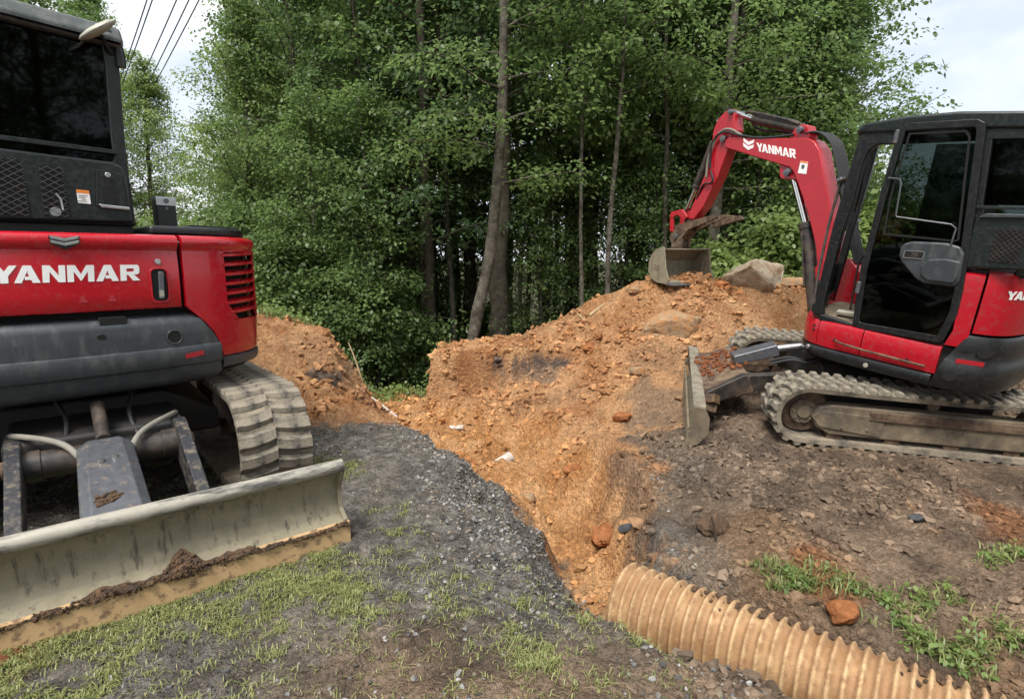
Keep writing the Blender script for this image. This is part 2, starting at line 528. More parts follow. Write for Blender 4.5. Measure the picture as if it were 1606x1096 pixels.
def resample(pts, step):
    """Catmull-Rom smoothing of an open 2-D outline to an even step."""
    P = [Vector(p) for p in pts]
    out = []
    for i in range(len(P) - 1):
        p0, p1, p2, p3 = P[max(i - 1, 0)], P[i], P[i + 1], P[min(i + 2, len(P) - 1)]
        n = max(1, int(round((p2 - p1).length / step)))
        for k in range(n):
            t = k / n
            out.append(0.5 * ((2 * p1) + (p2 - p0) * t + (2 * p0 - 5 * p1 + 4 * p2 - p3) * t * t + (3 * p1 - p0 - 3 * p2 + p3) * t ** 3))
    out.append(P[-1])
    return out

class Outline:
    """A plan outline that shells and stickers can follow."""
    def __init__(s, pts, step=0.02):
        s.p = resample(pts, step)
        s.d = [0.0]
        for a, b in zip(s.p, s.p[1:]):
            s.d.append(s.d[-1] + (b - a).length)
        s.n = []
        for i in range(len(s.p)):
            t = (s.p[min(i + 1, len(s.p) - 1)] - s.p[max(i - 1, 0)]).normalized()
            s.n.append(Vector((t.y, -t.x)))             # outward for a counter-clockwise outline
        s.len = s.d[-1]
    def at(s, d, off=0.0):
        d = min(max(d, 0), s.len)
        i = max(0, min(len(s.p) - 2, int(np.searchsorted(s.d, d)) - 1))
        t = (d - s.d[i]) / max(1e-9, s.d[i + 1] - s.d[i])
        return s.p[i].lerp(s.p[i + 1], t) + s.n[i].lerp(s.n[i + 1], t).normalized() * off
    def find(s, fn):
        """Arc length at the outline point that minimises fn."""
        return s.d[min(range(len(s.p)), key=lambda i: fn(s.p[i]))]

def shell(mb, ol, s0, s1, prof, depth=0.05, ns=None, skip=None):
    """Panel along an outline from s0(z) to s1(z) with profile [(z, outset)]; closed with an inner face."""
    f0 = s0 if callable(s0) else (lambda z: s0)
    f1 = s1 if callable(s1) else (lambda z: s1)
    ns = ns or max(2, int((f1(prof[0][0]) - f0(prof[0][0])) / 0.03))
    vs, fs = [], []
    m = len(prof)
    for lay in (0, 1):
        for z, o in prof:
            for i in range(ns + 1):
                s_ = f0(z) + (f1(z) - f0(z)) * i / ns
                q = ol.at(s_, o - depth * lay)
                vs.append((q.x, q.y, z))
    W = ns + 1
    off = m * W
    for j in range(m - 1):
        for i in range(ns):
            if skip and skip((i + 0.5) / ns, 0.5 * (prof[j][0] + prof[j + 1][0])):
                continue
            a, b, c, d = j * W + i, j * W + i + 1, (j + 1) * W + i + 1, (j + 1) * W + i
            fs += [(a, b, c, d), (off + d, off + c, off + b, off + a)]
    for i in range(ns):
        fs += [(i + 1, i, off + i, off + i + 1), ((m - 1) * W + i, (m - 1) * W + i + 1, off + (m - 1) * W + i + 1, off + (m - 1) * W + i)]
    for j in range(m - 1):
        fs += [(j * W, (j + 1) * W, off + (j + 1) * W, off + j * W)]
        e = j * W + ns
        fs += [(e + W, e, off + e, off + e + W)]
    mb.add(vs, fs)
    return mb

# lettering drawn by hand: heavy extended capitals, unit height, x in letter widths
def _rect(x0, y0, x1, y1):
    return [(x0, y0), (x1, y0), (x1, y1), (x0, y1)]
GLYPH = {
    'Y': (1.25, [[(0, 1), (.40, 1), (.64, .66), (.88, 1), (1.25, 1), (.82, .40), (.82, 0), (.44, 0), (.44, .40)]]),
    'A': (1.28, [[(0, 0), (.45, 1), (.84, 1), (.68, .72), (.58, .50), (.36, 0)], [(.52, .17), (.52, .37), (.98, .37), (.98, .17)], [(.84, 1), (1.28, 0), (.90, 0), (.66, .56), (.68, .72)]]),
    'N': (1.16, [[(0, 0), (0, 1), (.38, 1), (.36, .62), (.34, 0)], [(.38, 1), (.82, .40), (.80, 0), (.36, .62)], [(.82, .40), (.82, 1), (1.16, 1), (1.16, 0), (.80, 0)]]),
    'M': (1.44, [[(0, 0), (0, 1), (.42, 1), (.34, .62), (.34, 0)], [(.42, 1), (.72, .46), (.72, .04), (.34, .62)], [(.72, .46), (1.02, 1), (1.10, .62), (.72, .04)], [(1.02, 1), (1.44, 1), (1.44, 0), (1.10, 0), (1.10, .62)]]),
    'R': (1.18, [_rect(0, 0, .36, 1), [(.36, 1), (1.0, 1), (1.12, .9), (1.14, .72), (.80, .72), (.76, .77), (.36, .77)], [(.80, .72), (1.14, .72), (1.12, .48), (1.0, .40), (.36, .36), (.36, .56), (.76, .58), (.80, .62)], [(.46, .365), (.80, .383), (1.18, 0), (.74, 0)]]),
}
def word(text, height, width, slant=0.0):
    """Polygons of the word in a width x height box starting at the origin."""
    gap = 0.10
    total = sum(GLYPH[c][0] for c in text) + gap * (len(text) - 1) - (.27 if 'YA' in text else 0)
    k = width / total
    x = 0
    out = []
    prev = ''
    for c in text:
        w, polys = GLYPH[c]
        if prev == 'Y' and c == 'A':
            x -= .27                                    # the A tucks in under the Y
        prev = c
        for p in polys:
            out.append([((x + u) * k + slant * v * height, v * height) for u, v in p])
        x += w + gap
    return out
# ------------------------------------------------------------------ terrain
def _hash(ix, iy, seed):
    h = (ix.astype(np.int64) * 374761393 + iy.astype(np.int64) * 668265263 + seed * 974634777) & 0xffffffff
    h = ((h ^ (h >> 13)) * 1274126177) & 0xffffffff
    h = ((h ^ (h >> 15)) * 2246822519) & 0xffffffff
    return (h ^ (h >> 16)) / 4294967296.0

def vnoise(x, y, seed=0):
    x = np.asarray(x, float); y = np.asarray(y, float)
    ix, iy = np.floor(x), np.floor(y)
    fx, fy = x - ix, y - iy
    fx, fy = fx * fx * (3 - 2 * fx), fy * fy * (3 - 2 * fy)
    a, b = _hash(ix, iy, seed), _hash(ix + 1, iy, seed)
    c, d = _hash(ix, iy + 1, seed), _hash(ix + 1, iy + 1, seed)
    return (a + (b - a) * fx) * (1 - fy) + (c + (d - c) * fx) * fy

def fbm(x, y, seed=0, octaves=4, gain=0.5):
    """Roughly -1..1."""
    t, a, s = 0.0, 1.0, 0.0
    for k in range(octaves):
        c, sn = math.cos(0.6 * k), math.sin(0.6 * k)
        t = t + a * (vnoise((x * c - y * sn) * 2 ** k + 13.7 * k, (x * sn + y * c) * 2 ** k + 5.3 * k, seed + k) * 2 - 1)
        s += a
        a *= gain
    return t / s * 1.6

def sstep(a, b, x):
    t = np.clip((x - a) / (b - a), 0, 1)
    return t * t * (3 - 2 * t)

def worley(x, y, seed=0):
    """Distance to the nearest cell point: lumps and clods."""
    ix, iy = np.floor(x), np.floor(y)
    best = np.full(np.shape(x), 9.0)
    for dx in (-1, 0, 1):
        for dy in (-1, 0, 1):
            cx, cy = ix + dx, iy + dy
            px = cx + _hash(cx, cy, seed)
            py = cy + _hash(cx, cy, seed + 77)
            best = np.minimum(best, (px - x) ** 2 + (py - y) ** 2)
    return np.sqrt(best)

# the right-hand excavator stands on a slope: its ground plane
RB = np.array([3.625, 5.508, 0.067])
_rz, _ry, _rx = R(171.65), R(-3.518), R(-7.866)
RM = Matrix.Translation(RB.tolist()) @ Matrix.Rotation(_rz, 4, 'Z') @ Matrix.Rotation(_ry, 4, 'Y') @ Matrix.Rotation(_rx, 4, 'X')
_nR = RM.to_3x3() @ Vector((0, 0, 1))
def planeR(x, y):
    return RB[2] - (_nR.x * (x - RB[0]) + _nR.y * (y - RB[1])) / _nR.z

CP = [  # surface before the trench was dug: x, y, z
    (-1, 1.5, 0), (-.5, 2.5, 0), (-.9, 3.4, .02), (-1.5, 4.4, 0), (-2.2, 4.9, 0), (-3, 3, 0), (-4, 5, 0), (-5, 2, 0), (-3, .5, 0),
    (0, .3, 0), (0, 1.2, 0), (.3, 1.8, -.02), (-.4, 3.8, .04), (-.7, 4.6, .05), (-1.4, 4.9, .02), (-5.5, 4, 0), (-7, 5, 0), (-7, 0, 0),
    (1.0, .6, 0), (2, 1, -.02), (2.8, .4, 0), (2.3, 2.15, -.28), (1.7, 2.72, -.25), (3.1, 1.55, -.28), (4.2, 1.2, -.15), (2.6, 3.0, -.17), (3.4, 2.4, -.18), (4.5, 2.6, -.10), (6, 2, 0), (8.5, 2, 0), (8.5, 5, -.05),
    (1.5, 3.4, -.20), (1.35, 4.0, -.18), (1.6, 4.6, -.07), (3.4, 3.5, -.16), (4.6, 3.6, -.15),
    (.9, 1.85, -.06), (1.1, 3.3, -.24), (1.1, 4.5, -.14),
    # mound: ridge
    (-1.07, 8.2, .34), (-.3, 8.25, .38), (.45, 8.3, .52), (1.19, 8.3, .95), (1.85, 8.3, 1.25), (2.65, 8.2, 1.36), (3.58, 8.0, 1.28), (4.1, 7.8, 1.12), (5.2, 7.8, .9), (6.5, 8, .7), (8.5, 8, .5),
    # mound: face
    (2.0, 7.4, .72), (2.7, 7.4, .93), (1.51, 6.6, .12), (.85, 7.2, .02), (.8, 7.8, .40), (1.32, 5.7, -.2), (1.07, 6.2, -.18), (1.88, 6.0, .0), (2.35, 6.4, .33), (-.2, 7.5, -.14), (-.6, 7.5, -.2), (.3, 7.5, -.04), (3.4, 7.3, .7), (1.5, 7.3, .42), (-.2, 7.0, -.25), (.4, 6.5, -.24), (.6, 5.6, -.26),
    # behind the mound
    (-1, 9.2, -.1), (.2, 9.3, .05), (1.5, 9.3, .5), (2.7, 9.3, .65), (4, 9, .6), (7, 9.5, .2), (-1, 11, -1), (1.5, 11, -.6), (4, 11, -.5), (8, 11.5, -.6), (0, 13, -1.9), (4, 13, -1.6), (8.5, 13, -1.5),
    # bank on the left
    (-3.27, 7.2, .83), (-2.5, 7.2, .68), (-2.12, 7.2, .52), (-2.6, 6.2, .36), (-3.3, 6.2, .5), (-2.15, 5.9, .16), (-4.5, 7.2, .9), (-4.5, 6, .4), (-6.5, 7, .9), (-3, 8.5, .45), (-4.5, 9, .5), (-7, 9, .5), (-2.6, 5.4, .08), (-3.6, 5.5, .12),
    # gap towards the wood
    (-1.6, 8.8, -.45), (-2.3, 9.2, -.3), (-1.6, 10.2, -1.1), (-3, 11, -.9), (-1.8, 12.5, -2.0), (-5, 12.5, -1.0), (-7, 12, -.4),
]
for _lx in (-1.4, -.5, .4, 1.3):
    for _ly in (-1.0, 0, 1.0):
        _w = RM @ Vector((_lx, _ly, 0))
        CP.append((_w.x, _w.y, _w.z))
CP = np.array(CP)
_phi = lambda r: np.sqrt(r * r + 0.15 ** 2)
_A = _phi(np.hypot(CP[:, None, 0] - CP[None, :, 0], CP[:, None, 1] - CP[None, :, 1]))
_W = np.linalg.solve(_A + 0.004 * np.eye(len(CP)), CP[:, 2])

def base_h(x, y):
    z = np.zeros(np.shape(x))
    for (cx, cy, _), w in zip(CP, _W):
        z = z + w * _phi(np.hypot(x - cx, y - cy))
    return z

# trench: x, y, floor, half widths left and right, wall slopes left and right
TR = np.array([
    (4.3, .15, -.64, .24, .10, 1.6, 3.2), (3.0, 1.19, -.64, .24, .10, 1.5, 3.2), (2.08, 1.93, -.64, .24, .10, 1.4, 3.2), (1.3, 2.56, -.64, .24, .10, 1.3, 3.0), (.66, 3.08, -.58, .20, .12, 1.05, 2.4), (.58, 3.5, -.66, .15, .22, .95, 1.7),
    (.50, 4.05, -.76, .14, .24, .95, 1.7), (.28, 4.7, -.76, .18, .34, 1.15, 1.3), (-.2, 5.6, -.68, .30, .55, 1.3, .85),
    (-.9, 6.6, -.50, .50, .50, .9, 1.0), (-1.5, 7.6, -.42, .42, .30, 1.7, 2.6), (-1.75, 8.6, -.55, .45, .45, 1.6, 1.9), (-2.0, 10, -1.3, .6, .6, 1.2, 1.2)])

def trench_h(x, y):
    best = np.full(np.shape(x), 1e9)
    out = np.zeros(np.shape(x))
    for a, b in zip(TR, TR[1:]):
        d = b[:2] - a[:2]
        ln = np.hypot(*d)
        t = np.clip(((x - a[0]) * d[0] + (y - a[1]) * d[1]) / ln ** 2, 0, 1)
        dx, dy = x - (a[0] + d[0] * t), y - (a[1] + d[1] * t)
        dist = np.hypot(dx, dy)
        left = (d[0] * dy - d[1] * dx) > 0
        p = a[None, 2:] + (b - a)[None, 2:] * np.ravel(t)[:, None]
        p = p.reshape(np.shape(x) + (5,))
        z = np.where(left, p[..., 0] + np.maximum(0, dist - p[..., 1]) * p[..., 3], p[..., 0] + np.maximum(0, dist - p[..., 2]) * p[..., 4])
        m = dist < best
        best = np.where(m, dist, best)
        out = np.where(m, z, out)
    end = np.hypot(x - TR[-1, 0], y - TR[-1, 1])
    return out + np.where(y > 10, (y - 10) * 2, 0)

def far_h(x, y):
    drop = -2.4 * sstep(8, 19, y) * sstep(-22, -7, x) - 0.5 * sstep(7, 16, y)
    return drop + 0.25 * fbm(x * 0.12, y * 0.12, 50, 3) * sstep(3, 12, np.hypot(x, y - 4))

def smin(a, b, k):
    h = np.clip(0.5 + 0.5 * (b - a) / k, 0, 1)
    return b + (a - b) * h - k * h * (1 - h)

POLY_ORANGE = [(.60, 3.05), (.42, 3.5), (.22, 4.0), (-.06, 4.6), (-.22, 5.0), (-.75, 5.42), (-1.6, 5.3), (-2.15, 5.2), (-2.7, 5.35), (-6.5, 5.6), (-8, 10), (-2.3, 9.0), (-1.5, 9.4), (3, 10.2), (9.5, 9.6), (9.5, 7.4),
               (5, 7.1), (3.5, 6.9), (2.5, 6.35), (1.75, 5.6), (1.35, 5.0), (1.10, 4.3), (.98, 3.6), (.85, 3.1)]

def in_poly(x, y, poly):
    ins = np.zeros(np.shape(x), bool)
    n = len(poly)
    for i in range(n):
        x0, y0 = poly[i]
        x1, y1 = poly[(i + 1) % n]
        c = ((y0 > y) != (y1 > y)) & (x < (x1 - x0) * (y - y0) / (y1 - y0 + 1e-12) + x0)
        ins ^= c
    return ins

def soil_masks(x, y):
    wx = x + 0.20 * fbm(x * 2.2, y * 2.2, 3, 4) + 0.05 * fbm(x * 11, y * 11, 4, 3)
    wy = y + 0.20 * fbm(x * 2.2 + 9, y * 2.2, 5, 4) + 0.05 * fbm(x * 11, y * 11 + 7, 6, 3)
    soft = 0.0
    for dx, dy in ((0, 0), (.16, 0), (-.16, 0), (0, .16), (0, -.16), (.22, .22), (-.22, .22), (.22, -.22), (-.22, -.22)):
        soft = soft + in_poly(wx + dx, wy + dy, POLY_ORANGE) / 9.0
    return sstep(.2, .8, soft + .30 * fbm(x * 5, y * 5, 8, 4) + .12 * fbm(x * 22, y * 22, 9, 2))

def height(x, y, detail=True):
    x = np.asarray(x, float); y = np.asarray(y, float)
    near = sstep(0, 1, 1 - np.clip(np.maximum(np.maximum(-7.5 - x, x - 9.0), np.maximum(-0.5 - y, y - 12.5)) / 4.0, 0, 1))
    b = base_h(x, y) * near + far_h(x, y) * (1 - near)
    wob = 0.10 * fbm(x * 2.5, y * 2.5, 21, 3) * near
    tr = trench_h(x, y) + wob + 0.07 * fbm(x * 5, y * 5, 22, 3) * near
    # undercut bank left standing at the end of the mound
    wb = .10 * fbm(x * 3.1, y * 3.1, 24, 3) + .03 * fbm(x * 12, y * 12, 25, 2)
    bank = sstep(7.50, 7.63, y + wb - .05 * x) * sstep(-1.22, -1.08, x + .6 * wb) * sstep(1.25, .55, x) * sstep(8.9, 8.5, y)
    top = .35 + .10 * np.clip(x, -.5, 1.0) + .03 * fbm(x * 5, y * 5, 26, 2)
    z = smin(b, tr, 0.05)
    z = np.where(bank > 0, np.maximum(z, z + (top - z) * bank), z)
    if not detail:
        return z
    cut = sstep(0.02, 0.2, b - tr)                      # 1 on the walls and floor of the trench
    org = in_poly(x, y, POLY_ORANGE).astype(float)
    # lumpy dug soil against packed gravel
    rough = 0.62 + 0.38 * np.maximum(org, cut)
    right = sstep(1.0, 1.7, x) * (1 - org)
    rough = np.maximum(rough, 0.75 * right)
    n = 0.045 * fbm(x * 1.7, y * 1.7, 31, 4) + 0.030 * fbm(x * 6, y * 6, 32, 4)
    wx, wy = x + .03 * fbm(x * 9, y * 9, 38, 2), y + .03 * fbm(x * 9 + 4, y * 9, 39, 2)
    cl = np.maximum(0, 0.55 - worley(wx * 6, wy * 6, 33)) * 0.085 + np.maximum(0, 0.5 - worley(wx * 13, wy * 13, 34)) * 0.055 + np.maximum(0, 0.5 - worley(wx * 24, wy * 24, 40)) * 0.026
    cl = cl * (0.35 + 0.65 * sstep(-0.1, 0.5, fbm(x * 1.3, y * 1.3, 35, 3)))
    fine = 0.012 * fbm(x * 26, y * 26, 36, 2)
    z = z + near * (rough * (n + cl) + (0.5 + 0.5 * rough) * fine)
    # small ledges and slumps in the cut faces
    slope_face = sstep(0.1, 0.5, b - z) * cut
    z = z + near * slope_face * 0.06 * fbm(x * 4, y * 9, 37, 3)
    # print of a rubber track in the mud close to the camera
    ca, sa = math.cos(.45), math.sin(.45)
    u_, v_ = (x + .42) * ca + (y - 2.02) * sa, -(x + .42) * sa + (y - 2.02) * ca
    inside = sstep(.27, .22, np.abs(u_)) * sstep(.13, .10, np.abs(v_))
    z = z - inside * (.020 + .012 * np.sin(v_ * 70 + 2 * np.sin(u_ * 6)))
    # the machines and the blade have packed the ground they stand on
    flat = in_poly(x, y, [(4.9, 4.0), (2.3, 4.35), (2.55, 6.7), (5.2, 6.35)]).astype(float)
    z = np.where(flat > 0, np.minimum(z, planeR(x, y) + 0.01), z)
    return z

def ground(x, y):
    return float(height(np.array([x]), np.array([y]))[0])

def geo(a, b, s0, q):
    out, s = [], s0
    v = a
    while abs(v) < abs(b):
        v = v + math.copysign(s, b)
        out.append(v)
        s *= q
    return out

xs = np.array(geo(-6.0, -420, .05, 1.14)[::-1] + list(np.arange(-6.0, 7.5, .026)) + geo(7.5, 420, .05, 1.14))
ys_f = [0.9]
while ys_f[-1] < 10.5:
    ys_f.append(ys_f[-1] + 0.016 + 0.0028 * ys_f[-1])
ys = np.array([0.9 - v for v in np.geomspace(.05, 90, 24)[::-1]] + ys_f + geo(ys_f[-1], 600, .06, 1.12))
GX, GY = np.meshgrid(xs, ys)
GZ = height(GX, GY)
nx, ny = len(xs), len(ys)
idx = np.arange(nx * ny).reshape(ny, nx)
quads = np.stack([idx[:-1, :-1], idx[:-1, 1:], idx[1:, 1:], idx[1:, :-1]], -1).reshape(-1, 4)

def soil_colour(x, y, z):
    n1 = fbm(x * 1.2, y * 1.2, 60, 4); n2 = fbm(x * 4.5, y * 4.5, 61, 4); n3 = fbm(x * 16, y * 16, 62, 3)
    k = lambda a, b, v: np.clip((v - a) / (b - a), 0, 1)[..., None]
    c = lambda r, g, b: np.array([r, g, b])
    org = soil_masks(x, y)[..., None]
    gravel = c(.108, .099, .086) * (1 - k(-.3, .8, n3)) + c(.225, .208, .182) * k(-.3, .8, n3)
    gravel = gravel * (1 - .55 * k(.0, .7, n2)) + c(.20, .175, .14) * .55 * k(.0, .7, n2)
    brown = c(.112, .080, .056) * (1 - k(-.6, .6, n2)) + c(.235, .168, .115) * k(-.6, .6, n2)
    brown = brown * (1 - .5 * k(.3, .8, n1)) + c(.25, .150, .080) * .5 * k(.3, .8, n1)
    clay = c(.335, .160, .070) * (1 - k(-.5, .6, n2)) + c(.47, .262, .130) * k(-.5, .6, n2)
    clay = clay * (1 - .55 * k(.15, .75, n1)) + c(.255, .150, .088) * .55 * k(.15, .75, n1)
    clay = clay * (1 - .5 * k(.1, .8, n3)) + c(.50, .30, .155) * .5 * k(.1, .8, n3)
    fl = (sstep(-.22, -.40, z + .08 * n2) * sstep(3.0, 3.6, y) * sstep(9, 8, y))[..., None]
    clay = clay * (1 - .75 * fl) + (c(.44, .215, .082) * (1 - k(-.4, .6, n2)) + c(.58, .325, .150) * k(-.4, .6, n2)) * .75 * fl
    # where each lies: packed gravel drive on the left, brown spread soil on the right and close to the camera
    br = sstep(.55, 1.5, x + .25 * n1)
    br = np.maximum(br, sstep(2.9, 1.9, y + .5 * n1) * sstep(-1.5, -.3, x))
    br = np.clip(br - .22 * sstep(3.0, 4.6, y) * sstep(3.5, 1.2, x), 0, 1)[..., None]
    col = gravel * (1 - br) + brown * br
    col = col * (1 - org) + clay * org
    # a dark seam in the cut bank, a grey one in the left bank and the grey wall under the blade
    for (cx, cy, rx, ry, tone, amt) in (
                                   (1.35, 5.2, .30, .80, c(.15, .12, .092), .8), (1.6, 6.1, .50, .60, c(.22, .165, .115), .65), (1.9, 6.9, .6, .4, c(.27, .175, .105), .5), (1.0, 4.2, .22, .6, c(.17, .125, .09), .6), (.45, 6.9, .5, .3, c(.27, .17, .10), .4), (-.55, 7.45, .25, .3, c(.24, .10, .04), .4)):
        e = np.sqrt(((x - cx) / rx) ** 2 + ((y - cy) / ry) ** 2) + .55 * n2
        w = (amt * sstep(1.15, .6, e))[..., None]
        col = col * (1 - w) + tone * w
    # seams of dark topsoil that the digging cut through: level bands in the bank faces
    for (cx, cz, rx, rz, ylo, yhi, tone, amt) in ((.18, .19, .55, .085, 7.2, 8.1, c(.075, .070, .068), .9), (.25, .03, .50, .12, 7.1, 8.0, c(.19, .155, .12), .65), (-2.3, .22, .40, .10, 6.2, 7.6, c(.085, .075, .066), .85), (-3.0, .40, .45, .05, 6.2, 7.3, c(.11, .09, .07), .6)):
        e = np.sqrt(((x - cx) / rx) ** 2 + ((z - cz) / rz) ** 2) + .35 * n2
        w = (amt * sstep(1.2, .6, e) * ((y > ylo) & (y < yhi)))[..., None]
        col = col * (1 - w) + tone * w
    # reddish earth thrown up by the pipe and at the foot of the blade
    for (cx, cy, r) in ((1.85, 3.0, .28), (-2.25, 2.05, .4), (3.4, 3.5, .35)):
        w = (.7 * sstep(1.2, .4, np.hypot(x - cx, y - cy) / r + .5 * n2))[..., None]
        col = col * (1 - w) + c(.23, .10, .045) * w
    forest = sstep(8.6, 10.2, y + .4 * n1)[..., None] * (1 - org)
    col = col * (1 - forest) + (c(.050, .040, .025) * (1 - k(-.3, .6, n2)) + c(.055, .070, .025) * k(-.3, .6, n2)) * forest
    lawn = (sstep(9, 13, np.hypot(x, y - 4)) * sstep(8.6, 7.0, y))[..., None]
    col = col * (1 - lawn) + c(.075, .085, .035) * lawn
    return col

tone = soil_colour(GX, GY, GZ).reshape(-1, 3)
ter = link('ground', np_mesh('ground', np.stack([GX, GY, GZ], -1).reshape(-1, 3), quads, M['soil'], True, tone))
tag(ter, 'orange clay trench, spoil bank and dark gravel ground', None, kind='structure')

# ------------------------------------------------------------------ stones, clods and grass lying on it
ICO_V, ICO_F = None, None
def _ico():
    global ICO_V, ICO_F
    bm = bmesh.new()
    bmesh.ops.create_icosphere(bm, subdivisions=1, radius=1)
    ICO_V = np.array([v.co[:] for v in bm.verts])
    ICO_F = np.array([[v.index for v in f.verts] for f in bm.faces])
    bm.free()
_ico()

def scatter(name, label, n, pick, size, colour, material, flat=(.5, .9), smooth=False, jag=.28):
    """Thousands of small angular stones as one mesh; pick() returns x, y of candidates."""
    x, y = pick(n)
    n = len(x)
    z = height(x, y)
    s = size(n)
    V = ICO_V[None] * (1 + jag * rng.normal(size=(n, 12, 1)).clip(-2, 2))
    V = V * np.stack([s * rng.uniform(.75, 1.3, n), s * rng.uniform(.7, 1.0, n), s * rng.uniform(*flat, n)], -1)[:, None, :]
    a, b = rng.uniform(0, 2 * np.pi, n), rng.normal(0, .35, n)
    ca, sa, cb, sb = np.cos(a), np.sin(a), np.cos(b), np.sin(b)
    X = V[..., 0] * cb[:, None] - V[..., 2] * sb[:, None]
    Z = V[..., 0] * sb[:, None] + V[..., 2] * cb[:, None]
    Y = V[..., 1]
    P = np.stack([X * ca[:, None] - Y * sa[:, None] + x[:, None], X * sa[:, None] + Y * ca[:, None] + y[:, None], Z + (z + s * (.22 if jag < .3 else .10))[:, None]], -1)
    F = ICO_F[None] + (np.arange(n) * 12)[:, None, None]
    t = np.repeat(colour(n, x, y)[:, None, :], 12, 1).reshape(-1, 3)
    o = link(name, np_mesh(name, P.reshape(-1, 3), F.reshape(-1, 3), material, smooth, t))
    tag(o, label, None, kind='stuff')
    return o

def dens(x, y, seed, lo, hi, f=1.1):
    return rng.uniform(size=len(x)) < sstep(lo, hi, fbm(x * f, y * f, seed, 3))

def near_bias(n, x0, x1, y0, y1, p=1.7):
    u = rng.uniform(size=n)
    y = y0 + (y1 - y0) * u ** p
    return rng.uniform(x0, x1, n), y

def mixc(n, cols, jit=.2):
    k = rng.integers(0, len(cols), n)
    return np.array(cols)[k] * rng.uniform(1 - jit, 1 + jit, (n, 1))

def pick_gravel(n):
    x, y = near_bias(n, -5, 1.2, 1.3, 6.0, 1.3)
    m = ~in_poly(x, y, POLY_ORANGE) & dens(x, y, 71, -.7, .5)
    berm = sstep(1.2, .3, np.hypot((x + .20 - .42 * (4.1 - y)) / .75, (y - 3.6) / 1.9))
    m &= rng.uniform(size=n) < .30 + .70 * berm
    return x[m], y[m]
scatter('gravel', 'dark grey crushed stone gravel on the drive and its edge', 64000, pick_gravel,
        lambda n: .0055 + .011 * rng.uniform(size=n) ** 2.2, lambda n, x, y: mixc(n, [(.095, .092, .088), (.155, .15, .143), (.24, .232, .218), (.065, .063, .060), (.18, .15, .115)], .3), M['gravel'])

def pick_right(n):
    x, y = near_bias(n, .7, 6.5, 1.4, 6.2, 1.3)
    m = ~in_poly(x, y, POLY_ORANGE) & dens(x, y, 73, -.8, .4, 1.6)
    m &= trench_h(x, y) > base_h(x, y) - .12
    return x[m], y[m]
scatter('soil_clods', 'brown clods and stones strewn over the spread soil', 52000, pick_right,
        lambda n: .005 + .030 * rng.uniform(size=n) ** 5, lambda n, x, y: soil_colour(x, y, height(x, y)) * rng.uniform(.65, 1.25, (n, 1)), M['clod'], (.5, .9), False, .40)

def pick_clay(n):
    x = rng.uniform(-6, 6.5, n); y = rng.uniform(2.9, 9.0, n)
    m = in_poly(x, y, POLY_ORANGE) & dens(x, y, 74, -.55, .55, 1.4)
    return x[m], y[m]
scatter('clay_clods', 'orange clay clods lying on the spoil slopes and trench floor', 58000, pick_clay,
        lambda n: .007 + .050 * rng.uniform(size=n) ** 5, lambda n, x, y: soil_colour(x, y, height(x, y)) * rng.uniform(.62, 1.18, (n, 1)) * np.array([1, .96, .92]), M['clod'], (.55, .95), False, .40)

def blades(x, y, n_each, h, w, lean=.5, spread=.02, z=None):
    """Grass blades rooted round the given spots; returns V, F, tone."""
    n = len(x) * n_each
    bx = np.repeat(x, n_each) + rng.normal(0, spread, n)
    by = np.repeat(y, n_each) + rng.normal(0, spread, n)
    bz = height(bx, by) if z is None else z(bx, by)
    hh = h * rng.uniform(.5, 1.25, n)
    a = rng.uniform(0, 2 * np.pi, n)
    ln = lean * rng.uniform(.2, 1.3, n)
    dx, dy = np.cos(a), np.sin(a)
    wx, wy = -dy * w / 2, dx * w / 2
    mx, my, mz = bx + dx * hh * ln * .35, by + dy * hh * ln * .35, bz + hh * .6
    tx, ty, tz = bx + dx * hh * ln, by + dy * hh * ln, bz + hh * np.clip(1.05 - .45 * ln, .25, 1)
    V = np.stack([np.stack([bx - wx, by - wy, bz - .004], -1), np.stack([bx + wx, by + wy, bz - .004], -1),
                  np.stack([mx + wx * .8, my + wy * .8, mz], -1), np.stack([mx - wx * .8, my - wy * .8, mz], -1),
                  np.stack([tx + wx * .15, ty + wy * .15, tz], -1), np.stack([tx - wx * .15, ty - wy * .15, tz], -1)], 1)
    F = np.array([[0, 1, 2, 3], [3, 2, 4, 5]])[None] + (np.arange(n) * 6)[:, None, None]
    t = np.repeat(rng.uniform(0, .9, n), 6)
    return V.reshape(-1, 3), F.reshape(-1, 4), t

gx, gy = rng.uniform(-3.2, .75, 90000), 1.3 + 3.1 * rng.uniform(size=90000) ** 1.3
gm = fbm(gx * 1.5, gy * 1.5, 81, 4) + .35 * sstep(-.4, -1.4, gx) - .55 * sstep(2.5, 3.3, gy) - .22 * sstep(-.5, .6, gx) - 1.1 * sstep(1.1, .4, np.hypot((gx + .35) / .6, (gy - 1.75) / .28)) - .8 * sstep(1.0, .5, np.hypot((gx + .1) / .7, (gy - 3.6) / .8))
gm = gm + .55 * fbm(gx * 9, gy * 9, 83, 2)
gm = rng.uniform(size=len(gx)) < .62 * sstep(-.12, .75, gm) + .03 * (gy < 2.9)
gm &= ~in_poly(gx, gy, POLY_ORANGE)
gV, gF, gT = blades(gx[gm], gy[gm], 5, .024, .0048, 1.5, .014)
sx2, sy2 = np.concatenate([rng.uniform(-3, 1.0, 1500), rng.uniform(1.0, 4, 500), rng.uniform(-2.5, 2.5, 500)]), np.concatenate([rng.uniform(1.4, 4.2, 1500), rng.uniform(2.4, 4.4, 500), rng.uniform(4, 8, 500)])
sV, sF, sT = blades(sx2[::2], sy2[::2], 1, .011, .003, 4.5, .01)
tag(link('straw_litter', np_mesh('straw_litter', sV, sF, M['straw'], True, sT)), 'dry straw and root bits strewn over the ground', None, kind='stuff')
